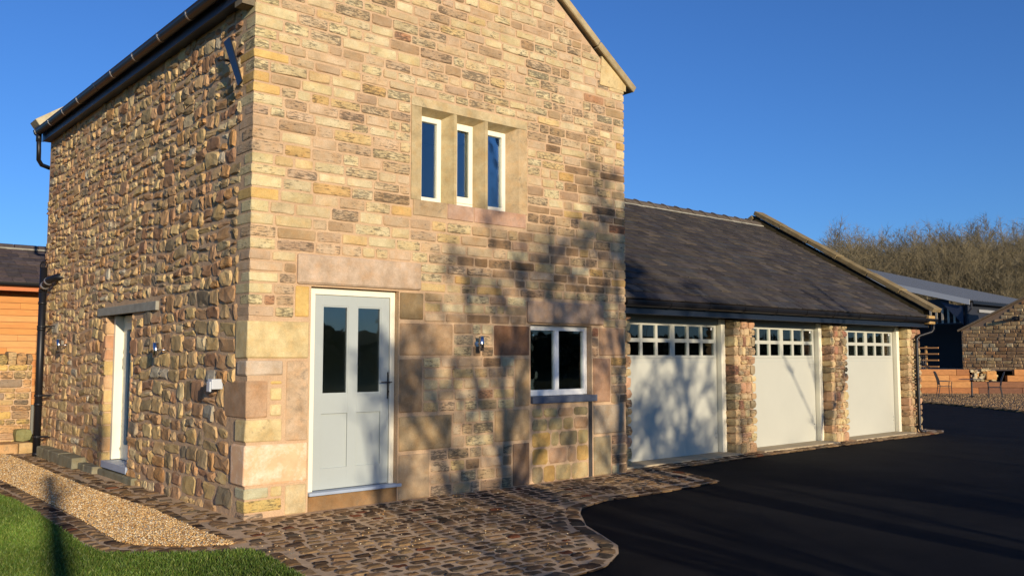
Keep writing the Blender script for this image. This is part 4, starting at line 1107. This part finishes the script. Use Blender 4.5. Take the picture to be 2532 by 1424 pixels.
# stone outbuilding on the terrace, gable wall faces the yard
OX=41.0; oy=10.0; YR=5.2; vz=lambda y: 2.86+(oy-y)*.487
ob=empty('stone_outbuilding','brown rubble stone outbuilding with a sloping verge at the right edge','building',(OX,oy,.95))
m=MB(); yl=2*YR-oy; ptsg=[(oy,.9),(oy,vz(oy)),(YR,vz(YR)),(yl,vz(oy)),(yl,.9)]
n=5; m.add([(OX+.0,y,z) for y,z in ptsg]+[(OX+5,y,z) for y,z in ptsg],[(0,1,2,3,4),(9,8,7,6,5)]+[(i,(i+1)%5,5+(i+1)%5,5+i) for i in range(5)]); m.build('wall_core',simple('brown_mortar',srgb(140,116,92),.95,8,.2),ob)
op=Pieces(); z=.95
while z<5.2:
    h=r.uniform(.12,.19); y=1.5
    while y<oy:
        ln=min(r.uniform(.2,.5),oy-y)
        lim=min(vz(y+ln),vz(oy)+(y-yl)*.487)
        if z+h<lim-.02 and ln>.08:
            poly=stone_poly(y+.008,y+ln-.008,z+.007,z+h-.007,.025,.006,r)
            v,f=pillow(poly,-OX-.06,-OX+.015+r.uniform(-.005,.02),.02,.006,LEFT,r,.005); op.add(v,f,pick([(srgb(186,156,114),8),(srgb(200,172,124),6),(srgb(164,134,98),6),(srgb(186,144,100),4),(srgb(204,184,142),4)],r,.14))
        y+=ln
    z+=h
op.build('stone','stones',M_RUBBLE,ob,300)
for (a,b) in ((oy+.15,YR),(yl-.15,YR)):
    m=MB(); za,zb=vz(oy)-.05,vz(YR)+.02
    m.add([(OX-.1,a,za),(OX+5.1,a,za),(OX+5.1,b,zb),(OX-.1,b,zb),(OX-.1,a,za+.08),(OX+5.1,a,za+.08),(OX+5.1,b,zb+.08),(OX-.1,b,zb+.08)],[(3,2,1,0),(4,5,6,7),(0,1,5,4),(2,3,7,6),(3,0,4,7),(1,2,6,5)],srgb(128,112,90)+(.4,)); m.build('roof_slope',M_SLATE,ob)
m=MB(); m.box(OX-.30,OX-.04,7.42,7.58,3.30,3.42); m.box(OX-.04,OX+.0,7.36,7.62,3.26,3.46); m.build('flood_light',M_BLACK,ob)
adopt(ob)
# steel barn
BX,BY,BZ=46.0,11.74,4.68; rs=.27; BL=16; BD=15
sb=empty('steel_barn','open fronted steel barn with grey sheet roof and slatted boarding behind the garages','barn',(BX,BY,0))
def rz(y): return BZ+(y-BY)*rs
n_=int(BL/.35)
def sheetstrip(m,x0):
    m.add([(x0,BY-.3,rz(BY-.3)),(x0+.25,BY-.3,rz(BY-.3)),(x0+.28,BY-.3,rz(BY-.3)+.05),(x0+.32,BY-.3,rz(BY-.3)+.05),(x0+.35,BY-.3,rz(BY-.3)),
           (x0,BY+BD,rz(BY+BD)),(x0+.25,BY+BD,rz(BY+BD)),(x0+.28,BY+BD,rz(BY+BD)+.05),(x0+.32,BY+BD,rz(BY+BD)+.05),(x0+.35,BY+BD,rz(BY+BD))],[(0,1,6,5),(1,2,7,6),(2,3,8,7),(3,4,9,8)])
for g_ in range(0,n_,3):
    m=MB()
    for i in range(g_,min(g_+3,n_)): sheetstrip(m,BX-.25+i*.35)
    m.build('roof_sheet',M_SHEET,sb)
m=MB(); y0,y1=BY-.3,BY+BD
m.add([(BX-.29,y0,rz(y0)+.05),(BX-.29,y1,rz(y1)+.05),(BX-.29,y1,rz(y1)-.24),(BX-.29,y0,rz(y0)-.24),(BX-.26,y0,rz(y0)+.05),(BX-.26,y1,rz(y1)+.05),(BX-.26,y1,rz(y1)-.24),(BX-.26,y0,rz(y0)-.24)],[(0,1,2,3),(7,6,5,4),(0,4,5,1),(2,6,7,3),(0,3,7,4)]); m.build('verge_flashing',simple('grey_flashing',srgb(190,192,190),.5),sb)
DK=simple('dark_steel',(.02,.022,.028),.6)
bx('eaves_gutter',M_BLACK,sb,BX-.1,BX+BL,BY-.42,BY-.30,BZ-.26,BZ-.10)
bx('eaves_board',simple('pale_eaves',srgb(150,150,146),.6),sb,BX+1.5,BX+BL,BY-.08,BY-.05,BZ-.66,BZ-.50)
for x in (BX,BX+8,BX+15.8):
    for y in (BY,BY+14.5):
        m=MB(); zt=rz(y)-.3; v=[];
        pr=[(-.1,-.12),(.1,-.12),(.1,-.10),(.01,-.10),(.01,.10),(.1,.10),(.1,.12),(-.1,.12),(-.1,.10),(-.01,.10),(-.01,-.10),(-.1,-.10)]
        m.add([(x+p,y+q,.9) for p,q in pr]+[(x+p,y+q,zt) for p,q in pr],[tuple(range(11,-1,-1)),tuple(range(12,24))]+[(i,(i+1)%12,12+(i+1)%12,12+i) for i in range(12)]); m.build('post',DK,sb)
m=MB(); m.tube([(BX-.2,BY-.35,BZ-.2),(BX-.2,BY-.35,BZ-.5),(BX-.2,BY-.15,BZ-.75),(BX-.2,BY-.15,.9)],.05,8); m.build('downpipe',DK,sb)
m=MB(); m.add([(BX-.13,BY+.12,3.3),(BX-.13,BY+.12,4.3),(BX-.13,BY+1.3,4.6),(BX-.11,BY+.12,3.3),(BX-.11,BY+.12,4.3),(BX-.11,BY+1.3,4.6)],[(0,1,2),(5,4,3),(0,3,4,1),(1,4,5,2),(2,5,3,0)]); m.build('gusset',simple('navy_gusset',(.03,.04,.07),.5),sb)
bx('back_panel',DK,sb,BX+.3,BX+BL,BY+BD-.5,BY+BD-.45,.9,rz(BY+BD)-.3)
bx('front_panel',DK,sb,BX+.15,BX+BL,BY+.0,BY+.04,.9,BZ-.2)
bx('mid_panel',DK,sb,BX+5,BX+5.05,BY+.1,BY+BD-.6,.9,BZ)
y=BY+.25
SLT=simple('weathered_slat',srgb(176,166,144),.8,10,.2)
while y<BY+BD-.5:
    bx('slat',SLT,sb,BX-.03,BX-.0,y,y+.11,3.42,min(rz(y)-.45,4.25)); y+=.32
bx('upper_panel',DK,sb,BX+.0,BX+.018,BY+.9,BY+BD-.5,4.2,4.75)
bx('rail',DK,sb,BX+.002,BX+.03,BY+.15,BY+BD-.5,3.36,3.46)
adopt(sb)
# timber rack (pallet shelving) on the terrace
e=empty('timber_rack','orange timber rack with four rails standing at the barn mouth','rack',(36.2,9.6,1.02)); e.rotation_euler=(0,0,math.radians(0))
for z in (.10,.38,.66,.93): bx('rail',M_TIMBER,e,-.03,.03,-.55,.9,z,z+.06,t=tn(srgb(206,150,92)))
for y in (-.02,.6): bx('upright',M_TIMBER,e,.03,.09,y,y+.08,0,1.03,t=tn(srgb(206,158,96)))
e=empty('metal_frame','black wire frame leaning against the timber rack','frame',(35.9,9.7,1.02))
m=MB(); 
for i in range(5): m.tube([(0,-.2+i*.1,.05),(0.05,-.2+i*.1,.6)],.012,5)
m.tube([(0,-.3,.1),(0.03,.3,.5)],.02,5); m.tube([(0,-.5,-.0),(0.03,-.1,.3),(.04,.1,.6)],.02,5); m.tube([(0,-.3,.55),(0,.3,.6)],.02,5); m.build('frame',M_BLKIRON,e)
# chairs and table
def chair(loc,rot,label):
    e=empty('patio_chair',label,'chair',loc,'wrought iron patio chairs'); e.rotation_euler=(0,0,rot)
    m=MB(); m.tube([(-.22,-.22,0),(-.2,-.22,.43),(-.22,-.22,.62),(-.1,-.235,.64),(.2,-.225,.63)],.014,6); m.tube([(-.22,.22,0),(-.2,.22,.43),(-.22,.22,.62),(-.1,.235,.64),(.2,.225,.63)],.014,6); m.build('front_frame',M_BLKIRON,e)
    m=MB()
    for s in (-1,1): m.tube([(.27,s*.2,0),(.2,s*.2,.43),(.24,s*.21,.7),(.34,s*.19,.98)],.014,6)
    m.tube([(.34,-.19,.98),(.36,0,1.01),(.34,.19,.98)],.014,6); m.tube([(.21,-.2,.5),(.21,.2,.5)],.01,6)
    for i in range(5): m.tube([(.21,-.14+i*.07,.5),(.24,-.14+i*.07,.7),(.345,-.14+i*.07,.99)],.008,5)
    for zz in (.66,.82): m.tube([(.235+(zz-.66)*.3,-.2,zz),(.235+(zz-.66)*.3,.2,zz)],.008,5)
    m.build('backrest',M_BLKIRON,e)
    m=MB(); m.box(-.22,.22,-.22,.22,.42,.437); m.build('seat',M_BLKIRON,e)
chair((31.9,7.0,0),math.radians(125),'wrought iron patio chair left of the table, turned sideways to the yard')
chair((32.4,5.35,0),math.radians(-65),'wrought iron patio chair right of the table with a barred back')
e=empty('patio_table','round black metal patio table between the two iron chairs','table',(32.2,6.1,0))
m=MB(); m.tube([(0,0,.70),(0,0,.72)],.45,28); m.build('tabletop',M_BLKIRON,e)
m=MB(); m.tube([(0,0,.02),(0,0,.70)],[.035,.03],10); m.build('pedestal',M_BLKIRON,e)
m=MB()
for a in range(3): m.tube([(0,0,.08),(math.cos(a*2.1)*.25,math.sin(a*2.1)*.25,.0)],.02,6)
m.build('foot',M_BLKIRON,e)

# ================================================================ TREES
def branch_tree(seed,H,r0,spread,levels,kids,twigs,upb=.5,twl=.5,twr=.006,start=.25,sides=5):
    """returns trunk mesh builder and crown mesh builder"""
    r=random.Random(seed); tk=MB(); cr_=MB(); c=srgb(120,109,82); tt=lambda: tn(c,.2,r)
    def grow(p,d,L,rad,lev):
        n=4; pts=[p]; q=p.copy(); dd=d.copy()
        for i in range(n):
            dd=(dd+Vector((r.uniform(-1,1),r.uniform(-1,1),r.uniform(-.5,1)*.6))*(.16 if lev else .05)).normalized(); q=q+dd*(L/n); pts.append(q)
        rads=[max(rad*(1-.85*i/n),twr*.6) for i in range(n+1)]
        (tk if lev==0 else cr_).tube(pts,rads,sides if lev<1 else (4 if lev==1 else 3),cap=False,t=tt())
        if lev<levels:
            for k in range(kids[lev]):
                f=r.uniform(start if lev==0 else .2,1.0); ix=min(int(f*n),n-1); pp=pts[ix].lerp(pts[ix+1],f*n-ix)
                a=r.uniform(0,2*math.pi); side=Vector((math.cos(a),math.sin(a),0)); nd=(dd*upb+side*spread+Vector((0,0,.35))).normalized() if lev==0 else (dd*.6+Vector((r.uniform(-1,1),r.uniform(-1,1),r.uniform(-.4,.9)))*.8).normalized()
                grow(pp,nd,L*(.55 if lev==0 else .5)*(1.15-f*.55),rads[ix]*.5,lev+1)
        else:
            for k in range(twigs):
                f=r.uniform(.1,1); ix=min(int(f*n),n-1); pp=pts[ix].lerp(pts[ix+1],f*n-ix)
                nd=(dd*.5+Vector((r.uniform(-1,1),r.uniform(-1,1),r.uniform(-.3,1)))).normalized(); l=twl*r.uniform(.4,1.1); e_=pp+nd*l; s=nd.orthogonal().normalized()*twr
                cr_.add([pp-s,pp+s,e_+nd.cross(s).normalized()*0],[(0,1,2)],tt())
    grow(Vector((0,0,0)),Vector((0,0,1)),H,r0,0)
    return tk,cr_
# woodland on the hill
vari=[]
for i in range(7):
    tk,c_=branch_tree(100+i,7.5+i*.35,.085,.55,2,(11,5),9,upb=.9,twl=.9,twr=.016,start=.12,sides=4)
    vari.append((tk.mesh('trunk'),c_.mesh('crown')))
    for q in vari[-1]: q.materials.append(M_BARK)
tr=random.Random(77); cnt=0; far=[]
cand=[]
for i in range(1500):
    az=R(tr.uniform(18.6,40)); d=tr.uniform(92,168)
    if tr.random()<.35: d=tr.uniform(132,158)
    dirv=Vector((fwd.x,fwd.y,0)).normalized()*math.cos(az)+Vector((right.x,right.y,0)).normalized()*math.sin(az)
    p=Vector((CAMLOC.x,CAMLOC.y,0))+dirv*d; cand.append((az,d,p))
cand.sort(key=lambda a:a[1])
inview=[c for c in cand if c[0]<R(31.5)]; outv=[c for c in cand if c[0]>=R(31.5)]
lst=inview[::max(1,len(inview)//290)][:290]
rest=[c for c in inview if c not in lst]
for k,(az,d,p) in enumerate(lst):
    t=vari[k%7]; z=hill_h(p.x,p.y)-.1
    e=empty('bare_tree','leafless grey-brown tree standing among its like in the wood on the hill','tree',(p.x,p.y,z),'leafless trees of the hillside wood')
    e.rotation_euler=(0,0,tr.uniform(0,6.28)); s=tr.uniform(.85,1.08)*(.8 if az<R(20.3) else 1); e.scale=(s,s,s)
    link('trunk',t[0],None,e); link('crown',t[1],None,e)
# farther trees joined: one mass
V=[];F=[];C=[];base=0
arrs=[]
for t in vari:
    vv=[];ff=[];cc=[]
    for me in t:
        n0=len(vv); vv+=[tuple(v.co) for v in me.vertices]; ff+=[tuple(i+n0 for i in p.vertices) for p in me.polygons if 1]
        col=np.zeros(len(me.vertices)*4,np.float32); me.color_attributes['tint'].data.foreach_get('color',col); cc.append(col.reshape(-1,4))
    tri=[]
    for f in ff:
        tri.append(f[:3]); 
        if len(f)==4: tri.append((f[0],f[2],f[3]))
    arrs.append((np.array(vv),np.array(tri),np.concatenate(cc)))
VV=[];FF=[];CC=[];off=0
for k,(az,d,p) in enumerate(rest+outv[::3]):
    v_,f_,c_=arrs[k%7]; a=tr.uniform(0,6.28); s=tr.uniform(.75,1.1)*(.8 if az<R(19.5) else 1); ca,sa=math.cos(a),math.sin(a)
    q=np.stack([(v_[:,0]*ca-v_[:,1]*sa)*s+p.x,(v_[:,0]*sa+v_[:,1]*ca)*s+p.y,v_[:,2]*s+hill_h(p.x,p.y)-.1],-1)
    VV.append(q); FF.append(f_+off); CC.append(c_); off+=len(v_)
    if off>1400000: break
V=np.concatenate(VV);F=np.concatenate(FF);C=np.concatenate(CC)
me=bpy.data.meshes.new('woodland'); me.vertices.add(len(V)); me.vertices.foreach_set('co',V.ravel()); me.loops.add(F.size); me.loops.foreach_set('vertex_index',F.ravel().astype(np.int32)); me.polygons.add(len(F)); me.polygons.foreach_set('loop_start',np.arange(0,F.size,3)); me.update(calc_edges=True)
a=me.color_attributes.new('tint','FLOAT_COLOR','POINT'); a.data.foreach_set('color',C.astype(np.float32).ravel())
link('woodland',me,M_BARK,kind='stuff',label='far leafless wood filling the hillside behind the single trees',category='wood')
# evergreen at the left end of the wood
def conifer(loc,H,label):
    e=empty('conifer',label,'tree',loc,'dark conifers at the left end of the wood'); r=random.Random(int(loc[0]*10)); m=MB(); m.tube([(0,0,0),(0,0,H)],[.12,.02],6); m.build('trunk',M_BARK,e); m=MB()
    for i in range(260):
        z=H*(.15+.85*r.random()**.8); rr_=(H-z)*.24+.15; a=r.uniform(0,6.28); l=rr_*r.uniform(.5,1)
        p=Vector((math.cos(a)*l,math.sin(a)*l,z+l*.25)); q=Vector((0,0,z)); s=Vector((-math.sin(a),math.cos(a),0))*.13
        m.add([q,p*.6+q*.4+s,p,p*.6+q*.4-s],[(0,1,2,3)],tn(srgb(52,66,38),.3,r))
    m.build('crown',M_LEAF,e)
for k,(az,d,H) in enumerate(((19.2,150,6.0),(19.7,148,7.0),(20.2,152,6.5),(20.8,147,7.2))):
    dirv=Vector((fwd.x,fwd.y,0)).normalized()*math.cos(R(az))+Vector((right.x,right.y,0)).normalized()*math.sin(R(az)); p=Vector((CAMLOC.x,CAMLOC.y,0))+dirv*d
    conifer((p.x,p.y,hill_h(p.x,p.y)-.1),H+2.5,'dark green conifer poking above the coping line at the left end of the wood')
# trees behind the photographer: they throw the dappled shade
def shade_tree(loc,seed,H,r0,label,**kw):
    tk,c_=branch_tree(seed,H,r0,**kw); e=empty('shade_tree',label,'tree',loc); tk.build('trunk',M_BARK,e); c_.build('crown',M_BARK,e); return e
S=Vector((math.sin(R(SUN_AZ)),math.cos(R(SUN_AZ)),0)); te=math.tan(R(SUN_EL))
shade_tree((-.1,-15,0),5,5.2,.17,'broad bare tree behind the photographer, casting dappled shade on the wall right of the door',spread=.6,levels=3,kids=(18,6,4),twigs=7,upb=.8,twl=.4,twr=.014,start=.12)
shade_tree((2.0,-14.5,0),15,5.4,.17,'second bare tree behind the photographer, casting dappled shade on the lower window',spread=.6,levels=3,kids=(19,6,4),twigs=7,upb=.8,twl=.4,twr=.014,start=.15)
shade_tree((4.0,-15.5,0),6,4.7,.15,'broad bare tree behind the photographer, casting dappled shade on the first garage door',spread=.65,levels=3,kids=(18,6,4),twigs=7,upb=.7,twl=.4,twr=.013,start=.15)
shade_tree((-1.85,-14.3,0),26,3.9,.10,'small bare tree behind the photographer, casting thin shade across the foot of the door',spread=.4,levels=2,kids=(12,4),twigs=6,upb=.9,twl=.3,twr=.012,start=.35)
# sapling: shadow on the second garage door at x=11.4
sx=12.0; shade_tree((11.35-S.x*sx,.6-S.y*sx,0),9,4.6,.07,'slim sapling behind the photographer, shading the second garage door',spread=.6,levels=1,kids=(12,),twigs=12,upb=.8,twl=.28,twr=.03,start=.45,sides=6)
# straight young tree whose trunk shadow crosses the lawn
e=empty('young_tree','straight young tree behind the photographer, its trunk shadow crossing the gravel','tree',(-5.24,-16.2,0))
m=MB(); m.tube([(0,0,0),(.02,0,1.5),(0,0,3.0),(.0,0,4.55)],[.14,.12,.10,.085],10); m.build('trunk',M_BARK,e)
m=MB(); m.tube([(0,0,3.9),(.35,.1,4.5),(.62,.1,4.75)],[.03,.02,.015],6); r=random.Random(4)
for i in range(150):
    c=Vector((.62+r.gauss(0,.05),.1+r.gauss(0,.07),4.95+r.gauss(0,.15))); a=Vector([r.uniform(-1,1) for _ in range(3)]).normalized()*.045; b=a.orthogonal().normalized()*.03
    m.add([c-a,c+b,c+a,c-b],[(0,1,2,3)])
for i in range(0):
    c=Vector((r.gauss(0,.09),r.gauss(0,.09),4.3+r.gauss(0,.2))); a=Vector([r.uniform(-1,1) for _ in range(3)]).normalized()*.04; b=a.orthogonal().normalized()*.03
    m.add([c-a,c+b,c+a,c-b],[(0,1,2,3)])
m.build('crown',M_LEAF,e)
# belt of bare trees and a hedge behind the yard (seen in the glass)
for i in range(60):
    x=-70+i*2.9+tr.uniform(-1,1); y=-70+tr.uniform(-12,6); t=vari[i%7]
    e=empty('bare_tree','leafless tree of the belt behind the photographer','tree',(x,y,hill_h(x,y)-.1),'trees of the belt behind the photographer'); e.rotation_euler=(0,0,tr.uniform(0,6)); s=tr.uniform(.85,1.2); e.scale=(s,s,s); link('trunk',t[0],None,e); link('crown',t[1],None,e)
hv=[];hf=[];r=random.Random(8); m=MB()
for i in range(9000):
    x=r.uniform(-75,95); y=-52+r.gauss(0,1.0); z=hill_h(x,y)+r.uniform(0,3.4)*(.8+.2*math.sin(x*.7)); a=Vector([r.uniform(-1,1) for _ in range(3)]).normalized()*.42; b=a.orthogonal().normalized()*.3; c=Vector((x,y,z))
    m.add([c-a,c+b,c+a,c-b],[(0,1,2,3)],tn(srgb(70,74,40),.3,r))
m.build('hedge',M_LEAF,kind='stuff',label='dark hedge across the field behind the photographer',category='hedge')
